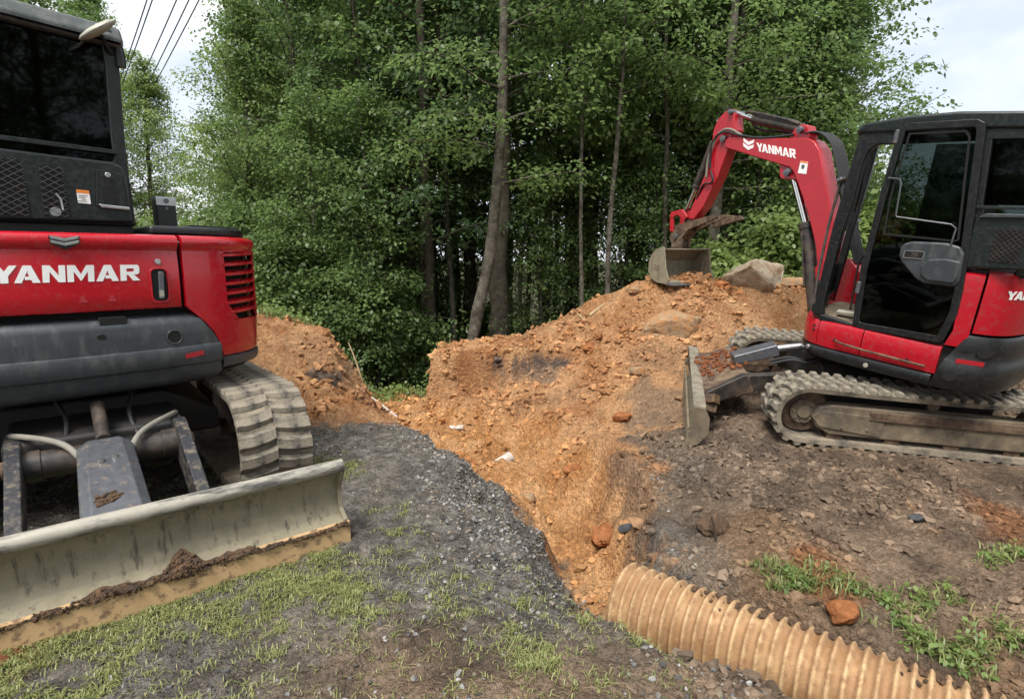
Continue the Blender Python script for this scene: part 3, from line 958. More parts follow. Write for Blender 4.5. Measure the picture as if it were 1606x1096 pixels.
tag(link('grass', np_mesh('grass', gV, gF, M['grass'], True, gT)), 'thin short grass on the gravel drive below the dozer blade', None, kind='stuff')
# ------------------------------------------------------------------ excavators: shared pieces
def T3(x, y, z): return Matrix.Translation((x, y, z))
def RZ(a): return Matrix.Rotation(R(a), 4, 'Z')

def lug_mesh(name, w, l, h, slant):
    """One raised rubber block: wavy, tapering towards its crown."""
    n = 5
    lo, hi = [], []
    for i in range(n):
        t = i / (n - 1)
        y = (t - .5) * w
        sh = slant * (t - .5) + .012 * math.sin(t * math.pi)
        lo.append((sh, y))
        hi.append((sh, y * .97))
    vs, fs = [], []
    for (sx, y), (hx, hy) in zip(lo, hi):
        vs += [(sx - l / 2, y, -.004), (sx + l / 2, y, -.004), (hx + l * .30, hy, h), (hx - l * .30, hy, h)]
    for i in range(n - 1):
        a, b = i * 4, i * 4 + 4
        for k in range(4):
            k2 = (k + 1) % 4
            fs.append((a + k, a + k2, b + k2, b + k))
    fs += [(3, 2, 1, 0), tuple((n - 1) * 4 + k for k in range(4))]
    mb = MB().add(vs, fs)
    o = mb.build(name, M['lug'], None, angle=40)
    me = o.data
    bpy.data.objects.remove(o)
    return me

def build_track(root, Mt, yc, Lt, H, W, pitch, lugs, plate_mat, out):
    """Rubber track along x of the frame Mt. out = +1/-1: which side of the track faces outwards."""
    r = H / 2 - .028
    hx = Lt / 2 - H / 2
    path = []
    sag = .012
    def at(s):
        """Point and outward normal at distance s along the belt's outer face."""
        st, ar = 2 * hx, math.pi * r
        s = s % (2 * st + 2 * ar)
        if s < st:
            t = s / st
            return (hx - s, H / 2 + r - sag * math.sin(math.pi * t)), (0, 1), math.pi
        s -= st
        if s < ar:
            a = math.pi / 2 + s / r
            return (-hx + r * math.cos(a), H / 2 + r * math.sin(a)), (math.cos(a), math.sin(a)), a + math.pi / 2
        s -= ar
        if s < st:
            return (-hx + s, H / 2 - r), (0, -1), 0.0
        s -= st
        a = -math.pi / 2 + s / r
        return (hx + r * math.cos(a), H / 2 + r * math.sin(a)), (math.cos(a), math.sin(a)), a + math.pi / 2
    per = 4 * hx + 2 * math.pi * r
    n = 96
    vs, fs = [], []
    for i in range(n):
        (x, z), (nx_, nz_), _ = at(per * i / n)
        th = .040
        vs += [(x, yc - W / 2, z), (x, yc + W / 2, z), (x - nx_ * th, yc + W / 2 - .008, z - nz_ * th), (x - nx_ * th, yc - W / 2 + .008, z - nz_ * th)]
    for i in range(n):
        j = (i + 1) % n
        for k in range(4):
            k2 = (k + 1) % 4
            fs.append((i * 4 + k, j * 4 + k, j * 4 + k2, i * 4 + k2))
    belt = MB(Mt).add(vs, fs).build('rubber_track', M['rubber'], root, angle=50)
    cnt = int(round(per / pitch))
    for i in range(cnt):
        for c, (side, me) in enumerate(((-1, lugs[0]), (1, lugs[1]))):
            (x, z), (nx_, nz_), ang = at(per * (i + .5 * c) / cnt)
            o = link('tread_lug', me, belt)
            ex = Vector((math.cos(ang), 0, math.sin(ang)))
            ez = Vector((nx_, 0, nz_))
            ey = ez.cross(ex)
            m = Matrix((ex, ey, ez)).transposed().to_4x4()
            m.translation = (x, yc + side * W * .247, z)
            o.matrix_local = Mt @ m
    # wheels and side frame
    for nm, x, rr in (('idler_wheel', hx, r - .05), ('drive_sprocket', -hx, r - .05)):
        w = MB(Mt).cyl((x, yc - W * .16, H / 2), (x, yc + W * .16, H / 2), rr, 28).build(nm, M['rust'], root, bevel=.012)
        h_ = MB(Mt)
        h_.cyl((x, yc + out * W * .16, H / 2), (x, yc + out * W * .24, H / 2), rr * .55, 24)
        h_.cyl((x, yc + out * W * .24, H / 2), (x, yc + out * W * .29, H / 2), rr * .28, 18)
        for k in range(8):
            a = k * math.pi / 4
            h_.cyl((x + rr * .42 * math.cos(a), yc + out * W * .24, H / 2 + rr * .42 * math.sin(a)), (x + rr * .42 * math.cos(a), yc + out * W * .265, H / 2 + rr * .42 * math.sin(a)), .014, 8)
        h_.build('wheel_hub', M['mud_tan'], w, bevel=.004)
    fr = MB(Mt)
    zb, zt = H * .20, H * .68
    prof = [(-hx + .06, zb), (hx - .22, zb - .0), (hx - .10, zb + .06), (hx - .06, zb + .14), (hx - .10, zt - .03), (hx - .2, zt), (-hx + .2, zt), (-hx + .08, zt - .08)]
    fr.prism(prof, lambda u, v, w: (u, w, v), yc + out * W * .10, yc + out * W * .40)
    fo = fr.build('track_frame', plate_mat, root, bevel=.012)
    ledge = MB(Mt).prism([(-hx + .1, zt - .10), (hx - .5, zt - .10), (hx - .5, zt - .02), (-hx + .1, zt - .02)], lambda u, v, w: (u, w, v), yc + out * W * .40, yc + out * W * .45)
    ledge.build('frame_ledge', M['rust'], fo, bevel=.006)
    guard = MB(Mt).prism([(hx - .62, zb + .02), (hx - .12, zb + .07), (hx - .05, zb + .15), (hx - .11, zt - .05), (hx - .62, zt - .07)], lambda u, v, w: (u, w, v), yc + out * W * .402, yc + out * W * .43)
    for q in (-.5, -.3):
        guard.cyl(T3(0, 0, 0) @ Vector((hx + q, yc + out * W * .43, zb + .08)), (hx + q, yc + out * W * .45, zb + .08), .013, 8)
    guard.build('guide_plate', M['mud_tan'], fo, bevel=.004)
    for k in range(4):
        x = -hx * .72 + k * hx * .48
        MB(Mt).cyl((x, yc - W * .2, H * .16), (x, yc + W * .2 + out * W * .16, H * .16), H * .115, 18).build('track_roller', M['rust'], root, bevel=.008)
    MB(Mt).cyl((hx * -.05, yc - W * .2, H * .76), (hx * -.05, yc + W * .2, H * .76), H * .09, 16).build('carrier_roller', M['mud_tan'], root, bevel=.008)
    return belt

def flat_word(mb, text, h, w, fn, thick=.002, slant=0.0):
    for p in word(text, h, w, slant):
        mb.prism(p, fn, 0.0, thick)
    return mb

def chevron_polys(w, h):
    """The two stacked chevrons of the maker's mark in a w x h box centred on the origin."""
    out = []
    for k in range(2):
        y = h * .5 - k * h * .42
        t = h * .30
        d = h * .28
        out.append([(-w / 2, y), (-w / 2 + w * .03, y - t), (0, y - t - d), (0, y - d)])
        out.append([(0, y - d), (0, y - t - d), (w / 2 - w * .03, y - t), (w / 2, y)])
    return out

def build_boom(root, Mb):
    """Boom, arm, thumb, bucket and rams in the vertical plane of Mb: u forwards, w to the left, z up."""
    P = lambda u, z, w: (u, w, z)
    boom_poly = [(1.511, 2.969), (1.52, 3.06), (1.447, 3.093), (.561, 2.912), (.37, 2.885), (.285, 2.833), (.212, 2.727), (.133, 2.448), (.04, 2.132), (-.02, 1.90), (-.05, 1.6), (-.03, 1.48), (.05, 1.44), (.12, 1.5), (.174, 1.766), (.278, 2.051), (.377, 2.278), (.448, 2.426), (.504, 2.544), (.556, 2.601), (.705, 2.658), (.938, 2.748), (1.45, 2.948)]
    boom = MB(Mb).prism(boom_poly, P, -.105, .105).build('boom', M['red_dusty'], root, bevel=.012)
    MB(Mb).prism([(.72, 2.665), (.705, 2.52), (.66, 2.485), (.545, 2.475), (.46, 2.45), (.52, 2.57), (.57, 2.61)], P, -.075, .075).build('cylinder_lug', M['red_dusty'], boom, bevel=.01)
    MB(Mb).prism([(.62, 2.915), (.56, 3.02), (.47, 3.05), (.40, 3.02), (.36, 2.88), (.5, 2.89)], P, -.07, .07).build('ram_bracket', M['red_dusty'], boom, bevel=.01)
    lt = MB(Mb)
    ang = math.atan2(2.776 - 2.954, .457 - 1.034)
    du, dz = math.cos(ang), math.sin(ang)
    # the word runs backwards along u on the left side plate
    ox, oz = 1.012, 2.850
    fn = lambda x, y, t: (ox - x * abs(du) + y * .18, .1055 + t, oz - x * abs(dz) * 1.0 + y)
    flat_word(lt, 'YANMAR', .098, .555, fn)
    lt.build('lettering', M['white'], boom)
    ch = MB(Mb)
    for p in chevron_polys(.16, .13):
        ch.prism(p, lambda x, y, t: (1.145 - x, .1055 + t, 2.948 - x * .31 + y), 0, .002)
    ch.build('emblem', M['white'], boom)
    st = MB(Mb).prism([(.423, 2.652), (.332, 2.629), (.342, 2.503), (.445, 2.526)], P, .1055, .108).build('warning_sticker', M['white'], boom)
    MB(Mb).prism([(.405, 2.61), (.365, 2.60), (.375, 2.56), (.405, 2.565)], P, .1082, .1095).build('sticker_print', M['steel'], st)
    MB(Mb).prism([(.421, 2.650), (.334, 2.628), (.336, 2.612), (.423, 2.634)], P, .1082, .1095).build('sticker_band', M['orange'], st)
    # arm
    arm_poly = [(1.555, 3.419), (1.47, 3.43), (1.428, 3.398), (1.386, 3.159), (1.44, 3.095), (1.48, 2.953), (1.621, 2.63), (1.849, 2.272), (2.02, 2.115), (2.147, 2.144), (2.008, 2.383), (1.834, 2.727), (1.762, 3.045), (1.744, 3.227), (1.676, 3.351)]
    ap = [(1.58 + (u - 1.58) * 1.0, z) for u, z in arm_poly]
    arm = MB(Mb).prism(ap, P, -.08, .08).build('dipper_arm', M['red_dusty'], root, bevel=.012)
    MB(Mb).prism([(2.0, 2.20), (2.15, 2.15), (2.34, 1.90), (2.29, 1.86), (2.18, 1.98)], P, -.07, .07).build('arm_nose', M['rust'], arm, bevel=.01)
    pins = MB(Mb)
    for u, z, r_ in ((1.545, 3.083, .042), (1.455, 3.385, .032), (.466, 2.985, .036), (.585, 2.551, .040), (2.31, 1.905, .035)):
        pins.cyl((u, -.125, z), (u, .125, z), r_, 16)
        pins.cyl((u, .125, z), (u, .135, z), r_ * .45, 10)
    pins.build('pivot_pin', M['steel'], root, bevel=.006)
    # arm ram lies on the boom, bucket ram in front of the arm, boom ram below
    r1 = MB(Mb).cyl((.466, 0, 2.99), (1.14, 0, 3.245), .058, 18).cyl((1.12, 0, 3.238), (1.17, 0, 3.257), .066, 18).build('arm_cylinder', M['black_metal'], root, bevel=.006)
    MB(Mb).cyl((1.15, 0, 3.25), (1.455, 0, 3.385), .030, 14).build('piston_rod', M['chrome'], r1)
    tb = MB(Mb).tube([(.52, .05, 3.06), (.62, .06, 3.115), (1.20, .06, 3.34), (1.26, .05, 3.33)], .017, 8).tube([(.55, -.05, 3.06), (.64, -.06, 3.12), (1.1, -.06, 3.30)], .017, 8)
    tb.build('steel_line', M['black_metal'], r1)
    r2 = MB(Mb).cyl((1.80, 0, 3.10), (2.075, 0, 2.555), .050, 18).cyl((2.06, 0, 2.585), (2.085, 0, 2.535), .058, 18).build('bucket_cylinder', M['black_metal'], root, bevel=.006)
    MB(Mb).cyl((2.07, 0, 2.56), (2.27, 0, 2.215), .027, 14).build('piston_rod', M['chrome'], r2)
    r3 = MB(Mb).cyl((.165, 0, .98), (.365, 0, 1.96), .075, 20).cyl((.358, 0, 1.92), (.372, 0, 1.99), .084, 20)
    r3.tube([(.27, .085, 1.30), (.30, .09, 1.5), (.335, .088, 1.75), (.36, .08, 1.88)], .012, 8)
    r3 = r3.build('boom_cylinder', M['black_metal'], root, bevel=.008)
    MB(Mb).cyl((.362, 0, 1.95), (.585, 0, 2.545), .042, 16).build('piston_rod', M['chrome'], r3)
    MB(Mb).prism([(.30, 2.0), (.36, 2.0), (.56, 2.50), (.50, 2.53)], P, -.085, -.068).build('rod_guard', M['steel'], r3)
    # bucket links
    lk = MB(Mb)
    for w in (-.095, .095):
        lk.prism([(2.21, 2.27), (2.42, 2.25), (2.45, 2.19), (2.40, 2.16), (2.30, 2.20), (2.16, 2.12), (2.10, 2.16)], P, w - .018, w + .018)
        lk.prism([(2.385, 2.24), (2.445, 2.21), (2.44, 1.98), (2.37, 1.97)], P, w - .014, w + .014)
    lk.build('bucket_link', M['red_dusty'], root, bevel=.006)
    cp = MB(Mb)
    for w in (-.07, .07):
        cp.prism([(2.20, 1.86), (2.30, 2.0), (2.42, 2.0), (2.46, 1.88), (2.36, 1.72), (2.22, 1.72)], P, w - .022, w + .022)
    cp.box((2.32, 0, 1.80), (.16, .2, .10)).build('quick_coupler', M['rust'], root, bevel=.008)
    # thumb: two serrated jaws folded back under the arm
    th = MB(Mb)
    def jaw(u0, z0, u1, z1, k, w0, w1):
        top, bot = [], []
        for i in range(k + 1):
            t = i / k
            u, z = u0 + (u1 - u0) * t, z0 + (z1 - z0) * t
            top.append((u, z + .075 * (1 - t) ** .6 + .012))
            bot.append((u, z - .045 * (1 - t * .6) - (.012 if i % 2 else 0)))
        th.prism(top + bot[::-1], P, w0, w1)
    jaw(2.36, 1.97, 1.60, 2.14, 22, .045, .085)
    jaw(2.36, 1.95, 1.55, 2.15, 22, -.085, -.045)
    th.prism([(1.62, 2.16), (1.34, 2.13), (1.30, 2.085), (1.62, 2.03), (1.80, 2.00)], P, -.10, -.05)
    th.prism([(2.30, 2.05), (2.42, 1.95), (2.36, 1.82), (2.22, 1.86), (2.10, 1.98)], P, -.1, .1)
    th.build('bucket_thumb', M['rust'], root, bevel=.004)
    # bucket
    cur = [(2.19, 1.735), (2.31, 1.73), (2.41, 1.66), (2.475, 1.55), (2.48, 1.42), (2.42, 1.325), (2.30, 1.272), (2.10, 1.255)]
    inn = [(u - .0 if i in (0, 7) else u - .022 * (1 if u > 2.3 else 0), z + (-.02 if i < 3 else .02)) for i, (u, z) in enumerate(cur)]
    bk = MB(Mb).prism(cur + inn[::-1], P, -.41, .41).build('bucket', M['blade'], root, bevel=.003)
    sp = [(2.175, 1.74), (2.32, 1.738), (2.42, 1.665), (2.485, 1.55), (2.488, 1.41), (2.42, 1.315), (2.30, 1.262), (2.085, 1.245), (2.06, 1.30), (2.13, 1.46), (2.155, 1.62)]
    for w in (-.425, .41):
        s_ = MB(Mb).prism(sp, P, w, w + .018).build('bucket_side', M['blade'], bk, bevel=.004)
    MB(Mb).prism([(2.26, 1.50), (2.38, 1.52), (2.37, 1.45), (2.27, 1.44)], P, .4285, .434).build('cast_plate', M['mud_tan'], bk, bevel=.003)
    MB(Mb).prism([(2.12, 1.262), (2.0, 1.238), (2.0, 1.228), (2.12, 1.24)], P, -.43, .43).build('cutting_lip', M['steel'], bk)
    # hoses over the back of the boom
    for k in range(6):
        w = -.090 + .036 * k
        MB(Mb).tube([(-.28, w * .9, 1.55), (-.17, w, 1.85), (-.10, w, 2.15), (-.02, w, 2.45), (.07, w, 2.75), (.15, w * 1.05, 2.86), (.27, w * 1.0, 2.935), (.42, w, 2.94)], .0115, 8, smooth_path=2).build('hose', M['hose'], root)
    cl = MB(Mb)
    for u, z in ((-.04, 2.40), (-.14, 1.98)):
        cl.box((u, 0, z), (.05, .235, .035), Matrix.Rotation(R(18), 3, 'Y'))
    cl.build('hose_clamp', M['steel'], root, bevel=.006)
    MB(Mb).tube([(.55, .09, 2.95), (.95, .10, 2.98), (1.30, .11, 3.08), (1.50, .125, 3.17), (1.66, .13, 3.13), (1.74, .12, 2.98), (1.73, .11, 2.75)], .014, 8, smooth_path=2).build('hose', M['hose'], root)
    MB(Mb).tube([(1.24, .1, 3.06), (1.45, .12, 3.2), (1.62, .12, 3.17), (1.78, .11, 2.9), (1.80, .10, 2.65)], .015, 8, smooth_path=2).build('hose', M['tan_hose'], root)
    MB(Mb).tube([(1.73, .1, 2.72), (1.66, .11, 2.60), (1.72, .11, 2.55), (1.84, .1, 2.58), (1.93, .09, 2.45), (1.98, .07, 2.38)], .013, 8, smooth_path=2).build('hose', M['hose'], root)
    MB(Mb).tube([(1.66, -.02, 3.0), (1.80, .03, 2.72), (1.95, .04, 2.5), (2.02, .03, 2.42)], .013, 8, smooth_path=2).build('hose', M['hose'], root)
    MB(Mb).tube([(.6, -.07, 2.96), (.85, -.08, 3.06), (1.0, -.07, 3.08), (1.2, -.05, 3.16), (1.28, -.03, 3.30)], .015, 8, smooth_path=2).build('hose', M['hose'], root)
    # swing post that carries boom and boom ram
    MB(Mb).prism([(-.36, 1.02), (-.02, 1.02), (.0, 1.14), (.03, 1.25), (.08, 1.36), (.12, 1.46), (.06, 1.54), (-.05, 1.57), (-.22, 1.60), (-.36, 1.45)], P, -.10, .10).build('swing_post', M['red_dusty'], root, bevel=.015)
    wl = MB(Mb)
    for w in (-.13, .13):
        wl.prism([(-.06, 1.36), (.10, 1.36), (.12, 1.5), (.03, 1.6), (-.1, 1.55)], P, w - .02, w + .02)
    wl.build('post_cheek', M['red_dusty'], root, bevel=.01)

# ------------------------------------------------------------------ excavator seen from behind, on the left
ZL = ground(-3.156, 4.006) * 0
exL = empty('excavator', (-3.156, 4.006, 0), (0, 0, R(38.9)))
tag(exL, 'large red and dark grey excavator cut by the left edge, its tail towards the camera', 'excavator')
TL = RZ(90)
lug_a = lug_mesh('tread_lug', .228, .100, .026, .030)
lug_b = lug_mesh('tread_lug', .228, .100, .026, -.030)
# in the frame TL, x runs away from the camera and y to the left
build_track(exL, TL, -.945, 2.92, .74, .45, .128, (lug_a, lug_b), M['rust'], -1)
build_track(exL, TL, 1.03, 2.92, .74, .45, .128, (lug_a, lug_b), M['rust'], 1)
un = MB()
un.prism([(-.70, .36), (.78, .36), (.78, .52), (.45, .70), (-.4, .70), (-.70, .52)], lambda u, v, w: (u, w, v), -.62, .75)
un.prism([(-.38, .40), (.48, .40), (.48, .62), (-.38, .62)], lambda u, v, w: (u, w, v), -1.2, -.62)
un.build('undercarriage_frame', M['chassis'], exL, bevel=.03)
MB().cyl((0.05, 0, .68), (0.05, 0, .84), .48, 40).build('swing_bearing', M['chassis'], exL, bevel=.01)
# --- dozer blade
BX = .055
bl_prof = [(-2.20, .142), (-2.135, .17), (-2.105, .23), (-2.10, .30), (-2.12, .37), (-2.165, .425), (-2.195, .442), (-2.20, .462), (-2.175, .475), (-2.12, .455), (-2.06, .38), (-2.04, .30), (-2.045, .22), (-2.09, .13), (-2.16, .10)]
bla = MB().prism(bl_prof, lambda u, v, w: (w, u, v), -1.07, 1.085).build('dozer_blade', M['blade'], exL, bevel=.004, angle=50)
MB().prism([(-2.222, .002), (-2.214, .138), (-2.172, .150), (-2.165, .138), (-2.195, .0)], lambda u, v, w: (w, u, v), -1.075, 1.094).build('cutting_edge', M['cut_edge'], bla, bevel=.003)
tp = MB().tube([(-1.07, -2.168, .455), (1.082, -2.168, .458)], .036, 14)
tp.build('blade_top_bar', M['blade_top'], bla)
for sx in (-1.073, 1.073):
    MB().prism([(-2.212, .01), (-2.20, .15), (-2.14, .2), (-2.12, .3), (-2.195, .44), (-2.19, .478), (-2.12, .465), (-2.03, .36), (-2.02, .2), (-2.1, .05)], lambda u, v, w: (w, u, v), sx - .009, sx + .015).build('blade_end_plate', M['blade'], bla, bevel=.003)
# mud clinging above the cutting edge
mv, mf = [], []
nmx = 240
for i in range(nmx + 1):
    x = -1.07 + 2.15 * i / nmx
    h_ = .024 + .024 * float(fbm(np.array([x * 3.1]), np.array([.3]), 90, 4)[0]) + .012 * float(fbm(np.array([x * 19]), np.array([.3]), 91, 2)[0])
    lump = .060 * max(0, 1 - abs(x - .275) / .085) + .02 * math.exp(-((x + .02) / .12) ** 2)
    h_ = max(.012, h_ + lump)
    for k in range(6):
        t = k / 5
        z = .122 + h_ * t
        yb = -2.214 + (z - .122) * .30 if z < .15 else -2.205 + min(1, (z - .15) / .1) * .09
        jit = .010 * float(fbm(np.array([x * 30]), np.array([z * 60]), 92, 2)[0])
        bulge = (.009 + .35 * lump) * math.sin(math.pi * min(1, t + .12)) + .003
        mv.append((x, yb - bulge - jit * (0 if k == 5 else 1), z))
    if i:
        a, b = (i - 1) * 6, i * 6
        mf += [(a + k, b + k, b + k + 1, a + k + 1) for k in range(5)]
MB().add(mv, mf).build('mud_crust', M['mud'], bla, angle=80)
# crumbs stuck to the crust
mc_v, mc_f = [], []
for k in range(900):
    i = int(rng.integers(0, nmx))
    big = k < 160
    if big:
        i = int(np.clip((.275 + rng.normal() * .035 + 1.07) / 2.15 * nmx, 0, nmx))
    kk = int(rng.integers(0, 5))
    c_ = np.array(mv[i * 6 + kk]) + rng.normal(size=3) * np.array([.006, .002, .005])
    s_ = rng.uniform(.003, .008) * (1.4 if big else 1)
    b0 = len(mc_v)
    mc_v += [tuple(c_ + v * s_ * (1 + .3 * rng.normal())) for v in ICO_V]
    mc_f += [tuple(int(j) + b0 for j in f) for f in ICO_F]
tag(MB().add(mc_v, mc_f).build('mud_crumbs', M['mud'], bla, smooth=False), kind='stuff')
# --- blade arms, pivot tube and lift-ram cover
for x in (BX - .375, BX + .375):
    a_ = MB().prism([(-1.30, .66), (-1.22, .60), (-1.22, .44), (-1.42, .40), (-2.06, .16), (-2.08, .34), (-1.55, .58), (-1.38, .66)], lambda u, v, w: (w, u, v), x - .032, x + .032)
    a_ = a_.build('blade_arm', M['arm'], exL, bevel=.008)
    MB().cyl((x - .055, -1.36, .53), (x + .055, -1.36, .53), .048, 18).cyl((x - .062, -1.36, .53), (x + .062, -1.36, .53), .022, 12).build('pivot_pin', M['rust'], a_, bevel=.004)
    MB().box((x, -2.03, .30), (.13, .05, .20)).build('weld_gusset', M['arm'], a_, bevel=.012)
MB().cyl((BX - .345, -1.36, .53), (BX + .345, -1.36, .53), .072, 24).cyl((BX - .345, -1.36, .53), (BX - .27, -1.36, .53), .080, 24).cyl((BX + .27, -1.36, .53), (BX + .345, -1.36, .53), .080, 24).build('pivot_tube', M['black_metal'], exL, bevel=.004)
cov = MB()
def cov_ring(y, z, w, hgt):
    return [(BX - w, y, z - hgt), (BX - w, y, z - .035), (BX - w + .045, y, z), (BX + w - .045, y, z), (BX + w, y, z - .035), (BX + w, y, z - hgt)]
rr_ = cov_ring(-1.42, .635, .115, .16) + cov_ring(-1.50, .640, .125, .18) + cov_ring(-2.06, .42, .145, .20)
cov.add(rr_, [(i + 6 * j, i + 1 + 6 * j, i + 7 + 6 * j, i + 6 + 6 * j) for j in range(2) for i in range(5)] + [(5, 4, 3, 2, 1, 0), tuple(range(12, 18)), (0, 6, 11, 5), (6, 12, 17, 11)])
cv = cov.build('ram_cover', M['steel'], exL, bevel=.008)
for bx_, by_ in ((-.03, -1.66), (.03, -1.64)):
    MB().cyl((BX + bx_, by_, .575), (BX + bx_, by_, .600), .014, 10).build('bolt_head', M['silver'], cv)
mp = MB()
for k in range(14):
    x_, y_ = BX - .02 + rng.normal() * .035, -1.93 + rng.normal() * .03
    zt_ = .635 + (y_ + 1.5) * .39
    mp.box((x_, y_, zt_ + .003), (.03 + rng.uniform() * .03, .02, .012), float(rng.uniform(0, 3)))
tag(mp.build('mud_crumbs', M['mud'], cv, bevel=.003), kind='stuff')
MB().cyl((BX, -1.40, .62), (BX, -1.05, .74), .035, 14).build('lift_ram', M['black_metal'], exL)
for sx in (-1, 1):
    MB().tube([(BX + sx * .11, -1.50, .57), (BX + sx * .16, -1.42, .63), (BX + sx * .24, -1.34, .655), (BX + sx * .34, -1.22, .66), (BX + sx * .4, -1.0, .62)], .016, 10, smooth_path=2).build('hose', M['tan_hose'], exL)
    MB().tube([(BX + sx * .18, -1.25, .55), (BX + sx * .14, -1.05, .68), (BX + sx * .2, -.8, .78)], .012, 8, smooth_path=2).build('hose', M['hose'], exL)

# --- slewed upper structure: plan outline of the tail, anticlockwise from the left flank
UL = RZ(6.5)
OLL = Outline([(-1.04, .35), (-1.04, -.45), (-1.0, -.72), (-.92, -.88), (-.80, -.99), (-.62, -1.075), (-.3, -1.12), (0, -1.13), (.3, -1.12), (.46, -1.10), (.64, -1.06), (.80, -.985), (.92, -.88), (1.0, -.74), (1.04, -.55), (1.05, -.3), (1.05, .35)])
sx_ = lambda x: OLL.find(lambda p: abs(p.x - x) + (9 if p.y > -.3 else 0))
s_l, s_seam = sx_(-.97), sx_(.428)
def line_s(tab):
    tab = sorted(tab)
    zz = [t[0] for t in tab]
    ss = [sx_(t[1]) for t in tab]
    return lambda z: float(np.interp(z, zz, ss))
MB(UL).prism([(-.98, .3), (-.98, -.6), (-.8, -.9), (-.5, -1.0), (0, -1.05), (.45, -1.02), (.7, -.95), (.88, -.8), (.98, -.5), (.98, .3)], lambda u, v, w: (u, v, w), .84, 1.70).build('engine_bay', M['void'], exL)
hd = shell(MB(UL), OLL, s_l, s_seam - .006, [(1.296, -.025), (1.300, -.006), (1.31, 0), (1.40, .004), (1.55, .004), (1.645, -.004), (1.662, .012), (1.68, .022), (1.71, .024), (1.73, .012), (1.740, -.015)], .04, 40)
hd = hd.build('engine_hood', M['red'], exL, angle=42)
MB(UL).prism([(-.97, .25), (-.97, -.6), (-.86, -.88), (-.6, -1.04), (0, -1.095), (.425, -1.075), (.425, .25)], lambda u, v, w: (u, v, w), 1.715, 1.733).build('hood_top', M['black'], exL)
rear_at = lambda x, z, off: (lambda q: (q.x, q.y, z))(OLL.at(sx_(x) if False else _sx(x), off))
_xs_tab = np.array([p.x for p in OLL.p]); _ok = np.array([p.y < -.5 for p in OLL.p])
def _sx(x):
    return float(np.interp(x, _xs_tab[_ok], np.array(OLL.d)[_ok]))
lt = MB(UL)
flat_word(lt, 'YANMAR', .092, .655, lambda x, y, t: rear_at(-.452 + x, 1.470 + y, .005 + t), .002, .06)
lt.build('lettering', M['white'], hd)
em = MB(UL)
for k, p in enumerate(chevron_polys(.125, .055)):
    em.prism(p, lambda x, y, t: rear_at(-.133 + x, 1.693 + y, .024 + t), 0, .012)
em.build('emblem', M['silver'], hd, bevel=.002)
emb = MB(UL).prism([(-.066, .032), (0, .018), (.066, .032), (.064, -.012), (0, -.044), (-.064, -.012)], lambda x, y, t: rear_at(-.133 + x, 1.69 + y, .018 + t), 0, .008)
emb.build('emblem_base', M['black'], hd, bevel=.002)
for fx in (-.085, .05):
    MB(UL).prism([(-.02, -.018), (.022, -.018), (.024, -.006), (.008, .002), (.016, .016), (-.012, .018), (-.006, .002)], lambda x, y, t: rear_at(fx + x, 1.372 + y, .0045 + t), 0, .001).build('faded_decal', M['faded'], hd)
# handle in its recess, key lock above
def rrect(w, h, r, n=5):
    out = []
    for cx, cy, a0 in ((w / 2 - r, h / 2 - r, 0), (-w / 2 + r, h / 2 - r, 90), (-w / 2 + r, -h / 2 + r, 180), (w / 2 - r, -h / 2 + r, 270)):
        for k in range(n + 1):
            a = R(a0 + 90 * k / n)
            out.append((cx + r * math.cos(a), cy + r * math.sin(a)))
    return out
HC = (.302, 1.438)
o_, i_ = rrect(.105, .215, .035), rrect(.082, .192, .028)
MB(UL).ring(o_, i_, lambda x, y, t: rear_at(HC[0] + x, HC[1] + y, .003 + t), 0, .010).build('handle_rim', M['red'], hd, bevel=.003)
MB(UL).prism(i_, lambda x, y, t: rear_at(HC[0] + x, HC[1] + y, .0045 + t), 0, .002).build('handle_recess', M['void'], hd)
MB(UL).prism(rrect(.028, .165, .01), lambda x, y, t: rear_at(HC[0] + .004 + x + y * .05, HC[1] + y, .012 + t), 0, .016).build('latch_handle', M['steel'], hd, bevel=.004)
MB(UL).prism(rrect(.024, .04, .008), lambda x, y, t: rear_at(HC[0] + .0 + x, HC[1] - .05 + y, .0285 + t), 0, .003).build('latch_lock', M['pale'], hd, bevel=.001)
MB(UL).prism(rrect(.032, .032, .0155), lambda x, y, t: rear_at(.303, 1.580, 0)[0:0] or rear_at(.303 + x, 1.580 + y, .003 + t), 0, .008).build('key_lock', M['silver'], hd, bevel=.002)
# right-hand corner cover with its louvres
cw_edge = [(1.27, .440), (1.235, .49), (1.18, .545), (1.127, .585), (1.05, .612), (.95, .630), (.86, .636)]
c_left = line_s([(1.75, .438), (1.30, .438), (1.26, .468), (1.20, .55), (1.12, .606), (1.04, .64), (.95, .662)])
s_cr = OLL.len - .30
lv0, lv1, lz0, lz1 = _sx(.685), None, 1.185, 1.640
s_lv0, s_lv1 = _sx(.70), OLL.find(lambda p: abs(p.y + .66) + (9 if p.x < 0 else 0))
zs = [(.945, -.03), (.95, -.01), (.97, 0), (1.05, .004), (1.12, .008), (1.185, .012), (1.19, .012), (1.30, .014), (1.42, .014), (1.54, .012), (1.635, .010), (1.64, .010), (1.655, .008), (1.668, .016), (1.685, .024), (1.71, .024), (1.73, .012), (1.740, -.015)]
NS = 44
def skipl(t, z):
    s_ = c_left(z) + (s_cr - c_left(z)) * t
    lo = s_lv0 + .05 * sstep(1.30, 1.18, z)
    return 1.187 < z < 1.638 and lo < s_ < s_lv1
sc_ = shell(MB(UL), OLL, c_left, s_cr, zs, .035, NS, skipl).build('side_cover', M['red'], exL, angle=42)
bk_ = shell(MB(UL), OLL, s_lv0 - .04, s_lv1 + .04, [(1.15, -.07), (1.66, -.07)], .01, 10).build('louvre_backing', M['void'], sc_)
